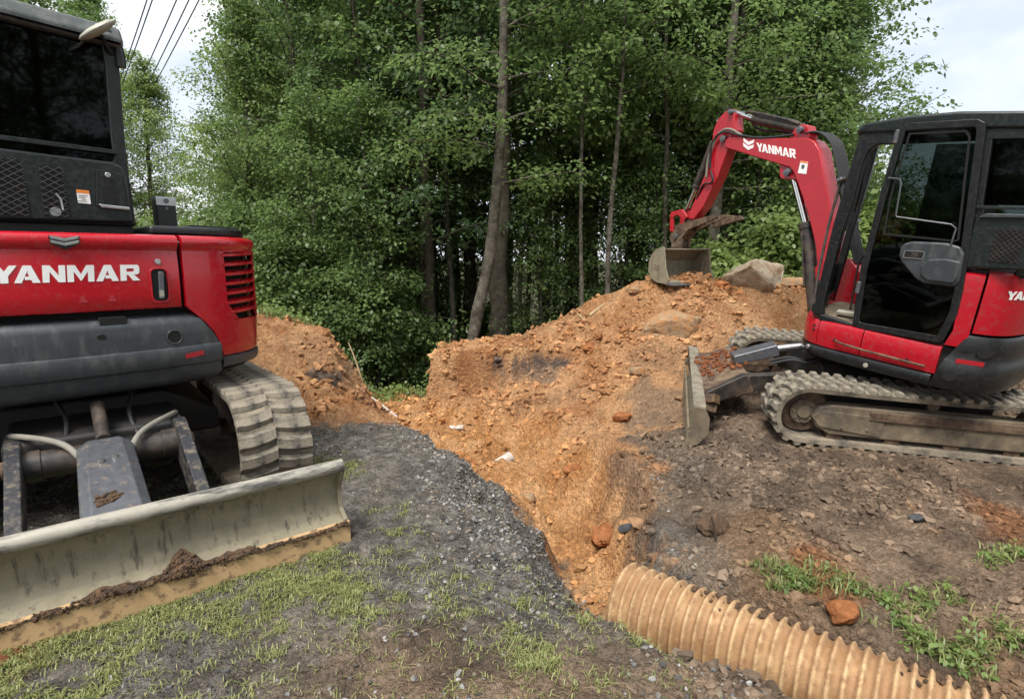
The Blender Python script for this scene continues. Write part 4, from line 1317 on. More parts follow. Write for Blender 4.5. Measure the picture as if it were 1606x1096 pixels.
for k in range(7):
    z0 = 1.195 + k * (.445 / 7) + .038
    lo = s_lv0 + .05 * float(sstep(1.30, 1.18, np.array(z0)))
    tilt = lambda s_: .020 * (s_ - s_lv0) / (s_lv1 - s_lv0)
    slm = MB(UL)
    ns_ = 10
    vs = []
    for i in range(ns_ + 1):
        s_ = lo - .01 + (s_lv1 + .01 - lo) * i / ns_
        for off, dz in ((.018, -.004), (.018, .014), (-.03, .026), (-.03, .008)):
            q = OLL.at(s_, off)
            vs.append((q.x, q.y, z0 + dz + tilt(s_)))
    slm.add(vs, [(i * 4 + k2, i * 4 + (k2 + 1) % 4, i * 4 + 4 + (k2 + 1) % 4, i * 4 + 4 + k2) for i in range(ns_) for k2 in range(4)] + [(3, 2, 1, 0), tuple(ns_ * 4 + k2 for k2 in range(4))])
    slm.build('louvre_slat', M['red'], sc_, angle=50)
    if k < 7:
        s_b = lo + (s_lv1 - lo) * .66
        q0, q1 = OLL.at(s_b, .010), OLL.at(s_b + .016, .010)
        MB(UL).beam((q0.x, q0.y, z0 - .045), (q1.x, q1.y, z0 + .012), .012, .02).build('louvre_bar', M['red'], sc_, angle=50)
shell(MB(UL), OLL, lambda z: _sx(.652), s_cr, [(.868, -.05), (.875, -.01), (.90, .004), (.935, .004), (.943, -.01)], .05, 24).build('corner_trim', M['grey'], exL, angle=42)
MB(UL).prism([(.438, 1.725), (.438, -1.06), (.64, -1.03), (.79, -.955), (.9, -.86), (.985, -.72), (1.02, -.5), (1.02, .3), (.438, .3)], lambda u, v, w: (u, v, w), 1.71, 1.728) if False else None
# counterweight
cw_r = line_s(cw_edge + [(.80, .60)])
cwp = [(.795, -.12), (.80, -.085), (.825, -.030), (.86, -.006), (.90, .004), (.925, .012), (.932, .030), (.94, .036), (1.03, .040), (1.045, .036), (1.052, .022), (1.12, .024), (1.19, .022), (1.215, .016), (1.240, -.006), (1.252, -.040), (1.256, -.09)]
cwt = shell(MB(UL), OLL, s_l - .1, cw_r, cwp, .16, 60).build('counterweight', M['grey'], exL, angle=40)
MB(UL).prism(rrect(.13, .05, .006), lambda x, y, t: rear_at(.045 + x, 1.238 + y, -.03 + t), 0, .045).build('tow_notch', M['void'], cwt)
MB(UL).ring(rrect(.094, .094, .0465), rrect(.074, .074, .0365), lambda x, y, t: rear_at(.350 + x, 1.117 + y, .018 + t), 0, .010).build('lifting_eye_rim', M['grey'], cwt, bevel=.003)
MB(UL).prism(rrect(.074, .074, .0365), lambda x, y, t: rear_at(.350 + x, 1.117 + y, .020 + t), 0, .005).build('lifting_eye', M['void'], cwt)
MB(UL).prism([(-.055, -.022), (.055, -.012), (.055, .018), (-.055, .008)], lambda x, y, t: rear_at(.450 + x, .997 + y, .0385 + t), 0, .003).build('reflector', mat('red_reflector', (.33, .012, .02), .35), cwt)
MB(UL).prism(rrect(.045, .03, .012), lambda x, y, t: rear_at(-.02 + x, 1.155 + y, .020 + t), 0, .006).build('tow_bolt', M['black'], cwt, bevel=.004)
MB(UL).prism([(-.9, .5), (-.9, -.75), (-.5, -.98), (.5, -.98), (.62, -.9), (.95, -.6), (.95, .5)], lambda u, v, w: (u, v, w), .80, .87).build('turntable_plate', M['chassis'], exL)
# deck to the right of the cab
dk = MB(UL).prism([(.30, -1.02), (.62, -1.0), (.80, -.93), (.93, -.80), (.985, -.62), (.99, .3), (.30, .3)], lambda u, v, w: (u, v, w), 1.738, 1.80).build('deck_cover', M['black'], exL, bevel=.025, seg=3)
MB(UL).prism([(.56, -.95), (.93, -.74), (.95, -.6), (.56, -.6)], lambda u, v, w: (u, v, w), 1.80, 1.815).build('deck_rib', M['dark_teal'], dk, bevel=.005)
bxo = MB(UL).box((.475, -.70, 1.89), (.115, .11, .18)).build('relay_box', M['black'], exL, bevel=.008)
MB(UL).box((.475, -.70, 1.988), (.118, .113, .022)).box((.475, -.757, 1.968), (.118, .004, .05)).build('relay_box_lid', M['silver'], bxo, bevel=.003)
MB(UL).cyl((.475, -.7595, 1.972), (.475, -.763, 1.972), .016, 14).cyl((.475, -.755, 1.925), (.475, -.76, 1.925), .009, 12).build('relay_box_badge', M['steel'], bxo)
# cab from behind
YR = -.90
Pz = lambda y0: (lambda u, v, w: (u, y0 + w, v))
cabL = [(-.88, 1.795), (.262, 1.795), (.252, 2.1), (.250, 2.3), (.262, 2.7), (.255, 2.87), (.22, 2.915), (-.82, 2.96), (-.88, 2.9)]
cf = MB(UL).ring(cabL, [(-.83, 2.19), (.17, 2.170), (.184, 2.2), (.178, 2.3), (.19, 2.7), (.185, 2.83), (.165, 2.865), (-.79, 2.91), (-.83, 2.86)], Pz(YR), 0, .07).build('cab_frame', M['black'], exL, bevel=.012)
MB(UL).prism([(-.825, 2.16), (.184, 2.14), (.186, 2.86), (-.80, 2.905)], Pz(YR), .012, .020).build('rear_window', M['glass_dark'], cf)
MB(UL).prism([(-.86, 2.235), (.20, 2.212), (.20, 2.238), (-.86, 2.262)], Pz(YR), -.016, .03).build('window_trim', M['dark_teal'], cf, bevel=.004)
pnl = MB(UL).prism([(-.88, 1.80), (.245, 1.812), (.236, 2.10), (.215, 2.145), (.17, 2.165), (-.88, 2.195)], Pz(YR), -.035, .0).build('rear_panel', M['dark_teal'], exL, bevel=.022, seg=3)
MB(UL).prism([(.06, 1.90), (.215, 1.905), (.205, 2.10), (.08, 2.115)], Pz(YR), -.042, -.034).build('latch_recess', M['black'], pnl, bevel=.006)
MB(UL).prism([(.07, 1.915), (.225, 1.905), (.225, 1.885), (.085, 1.893)], Pz(YR), -.062, -.03).build('latch_lip', M['silver'], pnl, bevel=.006)
MB(UL).prism([(x + .131, y + 1.965) for x, y in rrect(.05, .10, .008)], Pz(YR), -.047, -.041).build('latch_slot', M['void'], pnl)
MB(UL).cyl((.133, YR - .058, 2.084), (.133, YR - .034, 2.084), .015, 14).build('lock_button', M['silver'], pnl, bevel=.003)
sk = MB(UL).prism([(-.022, 1.915), (.038, 1.912), (.036, 1.988), (-.024, 1.99)], Pz(YR), -.0375, -.0355).build('warning_sticker', M['white'], pnl)
MB(UL).prism([(-.0235, 1.972), (.0365, 1.970), (.036, 1.988), (-.024, 1.99)], Pz(YR), -.0385, -.0376).build('sticker_band', M['orange'], sk)
pr_ = MB(UL)
for k in range(4):
    pr_.box((.005 - .006 * (k % 2), YR - .0380, 1.957 - k * .0105), (.042 - .010 * (k % 3), .0008, .0035))
pr_.build('sticker_print', M['steel'], sk)
for gx0, gx1, gz0, gz1 in ((-.52, -.245, 1.830, 2.130), (-.182, -.072, 1.832, 2.105)):
    MB(UL).prism([(gx0, gz0), (gx1 + .012, gz0), (gx1 - .008, gz1), (gx0, gz1)], Pz(YR), -.0375, -.0355).build('grille_backing', M['void'], pnl)
    gr = MB(UL)
    stp = .034
    w_, h_ = gx1 - gx0, gz1 - gz0
    for d in (-1, 1):
        k = -h_ * 1.6
        while k < w_ + h_ * 1.6:
            # wires rising 0.6 per unit; clipped to the opening
            t0, t1 = 0.0, 1.0
            x0 = gx0 + k if d > 0 else gx0 + k
            pts = []
            sl = 1.55 * d
            za, zb_ = gz0, gz1
            xa, xb = x0, x0 + (zb_ - za) * sl
            if xb != xa:
                ts = sorted(((gx0 - xa) / (xb - xa), (gx1 - xa) / (xb - xa)))
                t0, t1 = max(0, ts[0]), min(1, ts[1])
            if t1 - t0 > .02:
                gr.beam((xa + (xb - xa) * t0, YR - .041, za + (zb_ - za) * t0), (xa + (xb - xa) * t1, YR - .041, za + (zb_ - za) * t1), .0022, .003, up=(0, 1, 0))
            k += stp * 1.55
    gr.build('grille_mesh', M['steel'], pnl)
fl_ = MB(UL).cyl((-.13, YR - .038, 1.86), (-.13, YR - .0365, 1.86), .026, 16).tube([(-.12, YR - .039, 1.96), (-.10, YR - .039, 1.93), (-.095, YR - .039, 1.87)], .006, 6)
fl_.build('filter_body', M['silver'], pnl)
# cab sides, roof and a seat so that the cab has depth
MB(UL).prism([(-.88, -.86), (-.88, .75), (-.84, .82), (.20, .82), (.25, .75), (.25, -.86)], lambda u, v, w: (u, v, w), 1.70, 1.80).build('cab_floor', M['black'], exL)
for x in (-.87, .235):
    s_ = MB(UL).prism([(-.85, 1.8), (.72, 1.8), (.55, 2.9), (-.85, 2.9)], lambda u, v, w: (x + w, u, v), -.012, .012)
    s_.build('side_window', M['glass_dark'], cf)
    for y0, y1 in ((-.86, -.86), (-.1, -.1), (.74, .56)):
        MB(UL).beam((x, y0, 1.8), (x, y1, 2.9), .06, .07).build('cab_pillar', M['black'], cf, bevel=.012)
MB(UL).prism([(-.94, 2.86), (-.96, 2.90), (-.90, 2.985), (.62, 3.0), (.70, 2.93), (.68, 2.88)], lambda u, v, w: (w, u, v - (.03 + .05 * max(0, w) if w > 0 else 0)), -.90, .285).build('cab_roof', mat('roof_grey', (.055, .064, .062), .35, var=.1, dirt=(.14, .14, .13), dirt_amt=.25, dirt_scale=14, dirt_soft=.15), exL, bevel=.03, seg=3)
MB(UL).tube([(.18, YR - .01, 2.905), (.245, YR - .01, 2.88), (.268, YR, 2.80), (.268, YR, 2.72)], .028, 12, smooth_path=2).build('corner_rail', M['black'], cf)
# work lamp hanging from the roof edge
lamp = MB(UL)
for i in range(9):
    pass
lens = []
n_ = 16
rings = []
for k, (t, r_) in enumerate(((-.115, .004), (-.10, .020), (-.06, .034), (0, .040), (.06, .034), (.10, .018), (.115, .003))):
    rings.append([( .148 + t * math.cos(R(38)) - math.cos(a) * r_ * .62 * math.sin(R(38)), YR - .13 + math.sin(a) * r_ * 2.0, 2.862 + t * math.sin(R(38)) + math.cos(a) * r_ * .62 * math.cos(R(38))) for a in [2 * math.pi * j / n_ for j in range(n_)]])
vs = [p for r_ in rings for p in r_]
lamp.add(vs, [(i * n_ + j, i * n_ + (j + 1) % n_, (i + 1) * n_ + (j + 1) % n_, (i + 1) * n_ + j) for i in range(len(rings) - 1) for j in range(n_)] + [tuple(range(n_)), tuple((len(rings) - 1) * n_ + j for j in range(n_))])
lamp.build('rear_mirror', M['pale'], cf, angle=60)
MB(UL).tube([(.16, YR - .11, 2.85), (.19, YR - .04, 2.83), (.23, YR, 2.78)], .010, 8, smooth_path=1).tube([(.09, YR - .1, 2.80), (.06, YR - .04, 2.77), (.03, YR + .01, 2.76)], .008, 8).build('mirror_bracket', M['black'], cf)
seat = MB(UL).prism([(-.45, 1.82), (.15, 1.85), (.2, 2.0), (-.25, 1.98), (-.35, 2.6), (-.48, 2.62)], lambda u, v, w: (w, u, v), -.6, -.05).build('operator_seat', M['black'], exL, bevel=.04)
build_boom(exL, UL @ T3(-.02, .80, .05) @ RZ(96))
# ------------------------------------------------------------------ excavator seen from its left side, on the right
exR = empty('excavator')
exR.matrix_world = RM
tag(exR, 'smaller red and black excavator on the slope, its boom reaching over the spoil mound', 'excavator')
I4 = Matrix.Identity(4)
lug_c = lug_mesh('tread_lug', .20, .074, .030, .034)
lug_d = lug_mesh('tread_lug', .20, .074, .030, -.034)
build_track(exR, I4, .785, 2.5, .56, .40, .104, (lug_c, lug_d), M['mud_tan'], 1)
build_track(exR, I4, -.785, 2.5, .56, .40, .104, (lug_c, lug_d), M['mud_tan'], -1)
MB().prism([(-.60, .26), (.60, .26), (.60, .42), (.35, .56), (-.35, .56), (-.60, .42)], lambda u, v, w: (w, u, v), -.70, .70).build('undercarriage_frame', M['chassis'], exR, bevel=.025)
MB().cyl((0, 0, .54), (0, 0, .68), .42, 36).build('swing_bearing', M['chassis'], exR, bevel=.01)
# blade, turned a little on its arms as the picture shows it, dug in at the near end
BR = T3(1.70, .02, -.075) @ RZ(-6.8)
bp = [(.10, .03), (.055, .10), (.045, .2), (.06, .26), (.09, .30), (.06, .32), (.0, .30), (-.01, .2), (.01, .08), (.06, .0)]
bl = MB(BR).prism(bp, lambda u, v, w: (u, w, v), -.97, .97).build('dozer_blade', M['blade'], exR, bevel=.004)
MB(BR).prism([(.125, -.05), (.118, .10), (.098, .11), (.085, .02), (.105, -.05)], lambda u, v, w: (u, w, v), -.985, .985).build('cutting_edge', M['mud_tan'], bl, bevel=.003)
for w in (-.982, .958):
    MB(BR).prism([(.13, -.05), (.12, .12), (.085, .2), (.11, .30), (.095, .345), (.0, .335), (-.05, .25), (-.06, .10), (.02, -.02)], lambda u, v, w_: (u, w_, v), w, w + .024).build('blade_end_plate', M['mud_tan'], bl, bevel=.004)
MB(BR).prism([(.10, .325), (.10, .352), (-.01, .345), (-.01, .32)], lambda u, v, w: (u, w, v), -.957, .957).build('blade_top_bar', M['blade_top_cross'], bl, bevel=.008)
md_ = MB(BR)
for k in range(60):
    md_.box((rng.uniform(-.14, .02), rng.uniform(-.7, .7), .30 + rng.uniform(-.14, .02)), tuple(rng.uniform(.03, .12, 3)), Matrix.Rotation(float(rng.uniform(0, 3)), 3, 'X') @ Matrix.Rotation(float(rng.uniform(0, 3)), 3, 'Z'))
tag(md_.build('mud_heap', M['mud'], bl, bevel=.012), kind='stuff')
for sy in (-1, 1):
    MB().prism([(.85, .30), (1.35, .26), (1.72, .10), (1.74, .24), (1.40, .42), (.95, .46)], lambda u, v, w: (u, sy * .36 + sy * max(0, u - 1.1) * .22 + w, v), -.045, .045).build('blade_arm', M['rust'] if sy < 0 else M['black_metal'], exR, bevel=.01)
cp_ = MB().prism([(1.28, .26), (1.72, .08), (1.74, .26), (1.34, .425)], lambda u, v, w: (u, w, v), -.44, .47).build('blade_carrier', M['rust'], exR, bevel=.015)
cr_ = MB()
for k in range(90):
    u_ = rng.uniform(1.3, 1.7)
    cr_.box((u_, rng.uniform(-.42, .2), .425 - (u_ - 1.34) * .42 + .01), tuple(rng.uniform(.012, .05, 3)), Matrix.Rotation(float(rng.uniform(0, 3)), 3, 'X') @ Matrix.Rotation(float(rng.uniform(0, 3)), 3, 'Z'))
tag(cr_.build('mud_crumbs', M['mud_red'], cp_, bevel=.008), kind='stuff')
gd = MB().beam((1.02, .05, .60), (1.42, .05, .46), .17, .12, w1=.17, h1=.09).build('ram_cover', M['steel'], exR, bevel=.012)
for u_, z_ in ((1.10, .634), (1.34, .545)):
    MB().cyl((u_, .10, z_ - .01), (u_ + .004, .10, z_ + .012), .012, 8).build('bolt_head', M['silver'], gd)
MB().cyl((.70, .05, .66), (1.05, .05, .59), .035, 14).build('lift_ram', M['silver'], exR)
for sy in (.18, .26):
    MB().tube([(1.1, sy, .5), (.95, sy + .05, .58), (.8, sy + .08, .55), (.65, sy + .02, .6)], .014, 8, smooth_path=2).build('hose', M['hose'], exR)

US = RZ(-42)
OLR = Outline([(.60, -.35), (.62, 0), (.60, .30), (.53, .62), (.43, .82), (.28, .91), (.05, .93), (-.5, .93), (-.72, .92), (-.90, .83), (-1.0, .62), (-1.04, .3), (-1.05, 0), (-1.04, -.3), (-1.0, -.62), (-.90, -.83), (-.72, -.92), (-.3, -.93), (.2, -.92), (.45, -.84), (.56, -.62)])
_dx = np.array([p.x for p in OLR.p]); _dy = np.array([p.y for p in OLR.p]); _dd = np.array(OLR.d)
_lf = (_dy > .60)
def sr(x):
    """Arc length on the left flank at a given x."""
    return float(np.interp(-x, -_dx[_lf], _dd[_lf]))
side_at = lambda x, z, off: (lambda q: (q.x, q.y, z))(OLR.at(sr(x), off))
loop = [(p.x, p.y) for p in OLR.p[::3]]
MB(US).prism(inset(loop, .06), lambda u, v, w: (u, v, w), .70, 1.00).build('turntable_plate', M['chassis'], exR)
MB(US).prism([(-.60, .80), (-.9, .72), (-.96, .5), (-.98, 0), (-.96, -.5), (-.85, -.78), (-.3, -.87), (.35, -.85), (.35, -.12), (-.60, -.12)], lambda u, v, w: (u, v, w), 1.0, 1.58).build('engine_bay', M['void'], exR)
# red skirt in three panels, black band under it
skp = [(.775, -.02), (.785, 0), (.90, .010), (.98, .006), (1.005, -.006), (1.012, -.03)]
for a_, b_ in ((0.28, sr(.30) - .004), (sr(.30) + .004, sr(-.07) - .004), (sr(-.07) + .004, sr(-.62))):
    shell(MB(US), OLR, a_, b_, skp, .04).build('skirt_panel', M['red_dusty'], exR, angle=45)
shell(MB(US), OLR, .2, sr(-.60), [(.665, -.05), (.675, -.012), (.70, .0), (.755, .004), (.772, -.01)], .06).build('lower_band', M['black'], exR, angle=45)
MB(US).tube([(.13, .955, .87), (.08, .965, .86), (-.1, .962, .845), (-.55, .955, .832)], .010, 8).build('skirt_rod', M['rust'], exR)
MB(US).cyl((.36, .885, .745), (.372, .905, .742), .022, 14).build('tie_down_eye', M['silver'], exR, bevel=.004)
MB(US).cyl((-.14, .925, .715), (-.14, .94, .714), .02, 14).build('grease_cap', M['pale'], exR, bevel=.004)
for x_, z_ in ((.345, .95), (.34, .91), (-.42, .845), (.14, .87)):
    q = side_at(x_, z_, .008)
    q2 = side_at(x_, z_, .013)
    MB(US).cyl(q, q2, .012, 10).build('skirt_hole', M['void'], exR)
# counterweight side and tail
cwl = lambda z: float(np.interp(z, [.66, .93, 1.13, 1.2], [sr(-.59), sr(-.66), sr(-.755), sr(-.755)]))
cwm = shell(MB(US), OLR, cwl, OLR.find(lambda p: abs(p.x + .6) + (9 if p.y > 0 else 0)), [(.665, -.07), (.68, -.015), (.75, .012), (.90, .018), (.915, .006), (1.0, .008), (1.10, .008), (1.128, -.006), (1.135, -.04)], .12, 70).build('counterweight', M['black'], exR, angle=42)
for x_, z_ in ((-.865, 1.015), (-.715, .80)):
    MB(US).prism(rrect(.085, .085, .042), lambda x, y, t: side_at(x_ - x, z_ + y, .012 + t), 0, .006).build('lifting_eye', M['void'], cwm)
MB(US).prism([(-.075, -.016), (.075, -.016), (.075, .018), (-.075, .018)], lambda x, y, t: side_at(-.80 - x, .925 + y, .0195 + t), 0, .003).build('reflector', bpy.data.materials['red_reflector'], cwm)
# red side covers
cvl = shell(MB(US), OLR, lambda z: float(np.interp(z, [1.0, 1.13, 1.3, 1.6], [sr(-.62), sr(-.66), sr(-.655), sr(-.63)])), sr(-.757), [(1.02, -.02), (1.03, 0), (1.15, .006), (1.5, .004), (1.575, -.004), (1.592, -.03)], .04).build('side_cover', M['red_dusty'], exR, angle=45)
cv2 = shell(MB(US), OLR, sr(-.772), OLR.find(lambda p: abs(p.x + .45) + (9 if p.y > 0 else 0)), [(1.140, -.02), (1.15, 0), (1.3, .008), (1.5, .006), (1.60, -.004), (1.615, -.03)], .04, 60).build('engine_cover', M['red_dusty'], exR, angle=45)
s0_ = sr(-.885)
lt = MB(US)
def on_loop(x, y, t):
    q = OLR.at(s0_ + x, .009 + t)
    return (q.x, q.y, 1.425 + y)
flat_word(lt, 'YANMAR', .062, .42, on_loop, .002, .06)
lt.build('lettering', M['white'], cv2)
MB(US).prism(inset(loop, .05), lambda u, v, w: (u, v, w), 1.596, 1.61) if False else None
# cab floor and sill
MB(US).prism([(.40, .80), (.30, .87), (-.62, .88), (-.62, -.05), (.52, -.05), (.52, .5)], lambda u, v, w: (u, v, w), 1.0, 1.035).build('cab_floor', M['mud_tan'], exR, bevel=.008)
MB(US).prism([(.10, .62), (.26, .66), (.24, .76), (.07, .72)], lambda u, v, w: (u, v, w), 1.075, 1.09).build('foot_pedal', M['pale'], exR, bevel=.004)
# cab: left frame traced in its own plane, right frame, roof
YL = .90
Sd = lambda y0: (lambda u, v, w: (u, y0 - w, v))
cabR = exR
fp = MB(US).prism([(.385, 1.04), (.385, 1.25), (.37, 1.82), (.335, 2.25), (.31, 2.55), (.27, 2.60), (.12, 2.60), (.12, 2.50), (.17, 2.485), (.215, 2.44), (.235, 2.36), (.245, 2.06), (.285, 1.77), (.30, 1.36), (.31, 1.10), (.30, 1.06)], Sd(YL), 0, .075)
fp = fp.build('cab_frame', M['black'], exR, bevel=.012)
MB(US).prism([(.13, 2.49), (.13, 2.62), (-.95, 2.62), (-.95, 2.52), (-.60, 2.52)], Sd(YL), .004, .07).build('roof_rail', M['dark_teal'], fp, bevel=.01)
MB(US).prism([(-.58, 1.60), (-.54, 2.06), (-.49, 2.55), (-.565, 2.55), (-.62, 2.06), (-.67, 1.60)], Sd(YL), .006, .07).build('cab_pillar', M['black'], fp, bevel=.01)
MB(US).prism([(.32, 1.0), (.32, 1.06), (.05, 1.03), (-.62, 1.04), (-.62, .995)], Sd(YL), .0, .06).build('door_sill', M['black'], fp, bevel=.008)
for x0, x1, y_ in ((.60, .50, -.03), (-.55, -.55, -.05), (-.93, -.90, -.05), (-.93, -.90, .80)):
    MB(US).beam((x0, y_, 1.03 if x0 > 0 else 1.6), (x1, y_, 2.58), .055, .07).build('cab_pillar', M['black'], fp, bevel=.012)
MB(US).beam((.505, -.03, 2.56), (.30, .85, 2.57), .06, .07).build('front_header', M['black'], fp, bevel=.01)
MB(US).beam((.60, -.03, 1.10), (.385, .86, 1.10), .06, .09).build('front_sill', M['black'], fp, bevel=.01)
MB(US).prism([(.60, -.02), (.39, .84), (.385, .84), (.592, -.02)], lambda u, v, w: (u, v, w), 1.15, 1.42).build('lower_windscreen', M['glass'], fp)
rf = MB(US).prism([(.335, 2.575), (.325, 2.62), (.28, 2.655), (-.02, 2.70), (-.33, 2.715), (-.72, 2.70), (-.98, 2.63), (-1.0, 2.57), (-.6, 2.59)], lambda u, v, w: (u, w, v), -.10, .915)
rf.build('cab_roof', M['dark_teal'], exR, bevel=.03, seg=3)
# rear quarter window, panel with a vent under it
MB(US).prism([(-.60, 2.075), (-.93, 2.09), (-.93, 2.53), (-.55, 2.53)], Sd(YL), .03, .038).build('quarter_window', M['glass_dark'], fp)
MB(US).prism([(-.575, 2.045), (-.95, 2.062), (-.95, 2.082), (-.575, 2.067)], Sd(YL), -.012, .03).build('window_trim', M['dark_teal'], fp, bevel=.003)
MB(US).prism([(.02, 2.55), (-.9, 2.56), (-.9, 1.65), (.02, 1.6)], lambda u, v, w: (u, -.055 + w, v), -.006, .006).build('right_window', M['glass'], fp)
MB(US).prism([(-.02, 2.08), (.80, 2.08), (.78, 2.55), (0, 2.55)], lambda u, v, w: (-.92 + w, u, v), -.005, .005).build('rear_window', M['glass_dark'], fp)
rp = MB(US).prism([(-.595, 1.615), (-.96, 1.65), (-.96, 2.03), (-.68, 2.02), (-.62, 2.0), (-.60, 1.96)], Sd(YL), -.035, .01).build('rear_panel', M['dark_teal'], exR, bevel=.02, seg=3)
MB(US).prism([(-.62, 1.985), (-.96, 2.01), (-.96, 2.035), (-.66, 2.02)], Sd(YL), -.055, -.03).build('panel_lip', M['grey'], rp, bevel=.008)
MB(US).prism([(-.745, 1.685), (-.91, 1.70), (-.91, 1.93), (-.735, 1.915)], Sd(YL), -.0385, -.0355).build('grille_backing', M['void'], rp)
gr = MB(US)
for d in (-1, 1):
    k = -.30
    while k < .45:
        xa, xb = -.745 - k, -.745 - k - .23 * d * 1.1
        ts = sorted(((-.745 - xa) / (xb - xa), (-.91 - xa) / (xb - xa)))
        t0, t1 = max(0, ts[0]), min(1, ts[1])
        if t1 - t0 > .03:
            gr.beam((xa + (xb - xa) * t0, YL + .041, 1.693 + .23 * t0), (xa + (xb - xa) * t1, YL + .041, 1.693 + .23 * t1), .003, .003, up=(0, 1, 0))
        k += .036
gr.build('grille_mesh', M['black_metal'], rp)
MB(US).prism([(-.60, .86), (-.95, .80), (-1.0, .3), (-1.0, -.3), (-.95, -.80), (-.2, -.88), (.3, -.84), (.3, -.12), (-.6, -.12)], lambda u, v, w: (u, v, w), 1.58, 1.62).build('deck_cover', M['black'], exR, bevel=.015)
# door, a few degrees open on its rear hinge
dpoly = [(.03, 2.615), (-.01, 2.645), (-.46, 2.655), (-.51, 2.63), (-.525, 2.57), (-.59, 2.04), (-.655, 1.45), (-.66, 1.27), (-.62, 1.05), (-.58, 1.035), (-.02, 1.008), (.04, 1.03), (.075, 1.5), (.07, 1.71), (.055, 2.15)]
DM = US @ T3(-.6, YL + .022, 0) @ RZ(-3.0) @ T3(.6, -(YL + .022), 0)
dr = MB(DM).ring(dpoly, inset(dpoly, .052), Sd(YL), -.045, -.010).build('door', M['black'], exR, bevel=.010)
MB(DM).prism(inset(dpoly, .047), Sd(YL), -.030, -.024).build('door_glass', M['glass'], dr)
MB(DM).ring([(-.045, 2.575), (-.41, 2.585), (-.445, 2.54), (-.52, 2.0), (-.545, 1.815), (-.52, 1.80), (-.03, 1.80), (-.015, 2.1)], inset([(-.045, 2.575), (-.41, 2.585), (-.445, 2.54), (-.52, 2.0), (-.545, 1.815), (-.52, 1.80), (-.03, 1.80), (-.015, 2.1)], .014), Sd(YL), -.036, -.0305).build('window_seal', M['void'], dr)
dp_ = MB(DM).prism([(-.185, 1.72), (-.205, 1.755), (-.26, 1.775), (-.48, 1.79), (-.57, 1.77), (-.605, 1.72), (-.622, 1.52), (-.60, 1.475), (-.40, 1.465), (-.34, 1.49), (-.21, 1.61), (-.185, 1.66)], Sd(YL), -.062, -.020).build('latch_panel', M['grey'], dr, bevel=.018, seg=3)
MB(DM).prism([(-.36, 1.60), (-.40, 1.655), (-.50, 1.675), (-.60, 1.665), (-.612, 1.55), (-.59, 1.50), (-.42, 1.495), (-.37, 1.53)], Sd(YL), -.080, -.055).build('arm_rest', M['grey'], dp_, bevel=.015, seg=3)
lr = [(-.22 - (x + .07), 1.672 + y) for x, y in rrect(.14, .062, .012)]
lr = [(u, v + (u + .22) * -.05) for u, v in lr]
MB(DM).ring(lr, inset(lr, .007), Sd(YL), -.068, -.060).build('latch_rim', M['silver'], dp_)
MB(DM).prism(inset(lr, .007), Sd(YL), -.0650, -.0615).build('latch_recess', M['void'], dp_)
MB(DM).prism([(-.27, 1.655), (-.32, 1.653), (-.32, 1.69), (-.27, 1.692)], Sd(YL), -.070, -.064).build('latch_lever', M['black_metal'], dp_, bevel=.003)
MB(DM).tube([Sd(YL)(u, v, w) for u, v, w in ((.02, 2.24, -.05), (-.07, 2.235, -.06), (-.085, 2.20, -.065), (-.10, 1.965, -.065), (-.11, 1.95, -.065), (-.48, 1.925, -.065), (-.515, 1.90, -.065), (-.51, 1.77, -.06))], .007, 8).build('grab_rail', M['rail'], dr)
MB(DM).cyl((.035, YL + .03, 2.5), (.035, YL + .03, 2.6), .022, 12).cyl((.06, YL + .03, 1.3), (.06, YL + .03, 1.4), .022, 12).build('door_catch', M['steel'], dr, bevel=.005)
# inside: seat, levers, consoles; outside: grab handle and wiper in the front opening
se = MB(US).prism([(-.50, 1.30), (-.05, 1.34), (.0, 1.42), (-.06, 1.47), (-.36, 1.45), (-.46, 2.05), (-.52, 2.25), (-.58, 2.2), (-.56, 1.6)], lambda u, v, w: (u, w, v), .18, .66).build('operator_seat', M['black'], exR, bevel=.04, seg=3)
for y_ in (.12, .72):
    c_ = MB(US).prism([(-.45, 1.35), (.05, 1.38), (.10, 1.55), (.0, 1.60), (-.45, 1.55)], lambda u, v, w: (u, y_ + w, v), -.05, .05).build('console', M['black'], exR, bevel=.02)
    MB(US).tube([(.05, y_, 1.55), (.09, y_, 1.68), (.08, y_, 1.74)], [.012, .014, .026], 10).build('joystick', M['hose'], c_)
MB(US).tube([(.28, .20, 1.04), (.30, .20, 1.5), (.26, .20, 1.58)], .010, 8).tube([(.28, .32, 1.04), (.30, .32, 1.5), (.26, .32, 1.58)], .010, 8).build('travel_lever', M['black_metal'], exR)
MB(US).tube([(.41, .86, 1.20), (.445, .80, 1.45), (.47, .72, 1.9), (.455, .70, 2.17), (.43, .72, 2.22), (.345, .86, 2.225)], .013, 8, smooth_path=1).build('grab_handle', M['black_metal'], exR)
MB(US).tube([(.27, .80, 2.52), (.31, .62, 2.20), (.34, .55, 2.0)], .008, 6).tube([(.33, .62, 2.28), (.36, .5, 1.95)], .010, 6).build('wiper', M['black'], exR)
build_boom(exR, RM.inverted() @ T3(3.45, 6.073, 0) @ RZ(116.744))
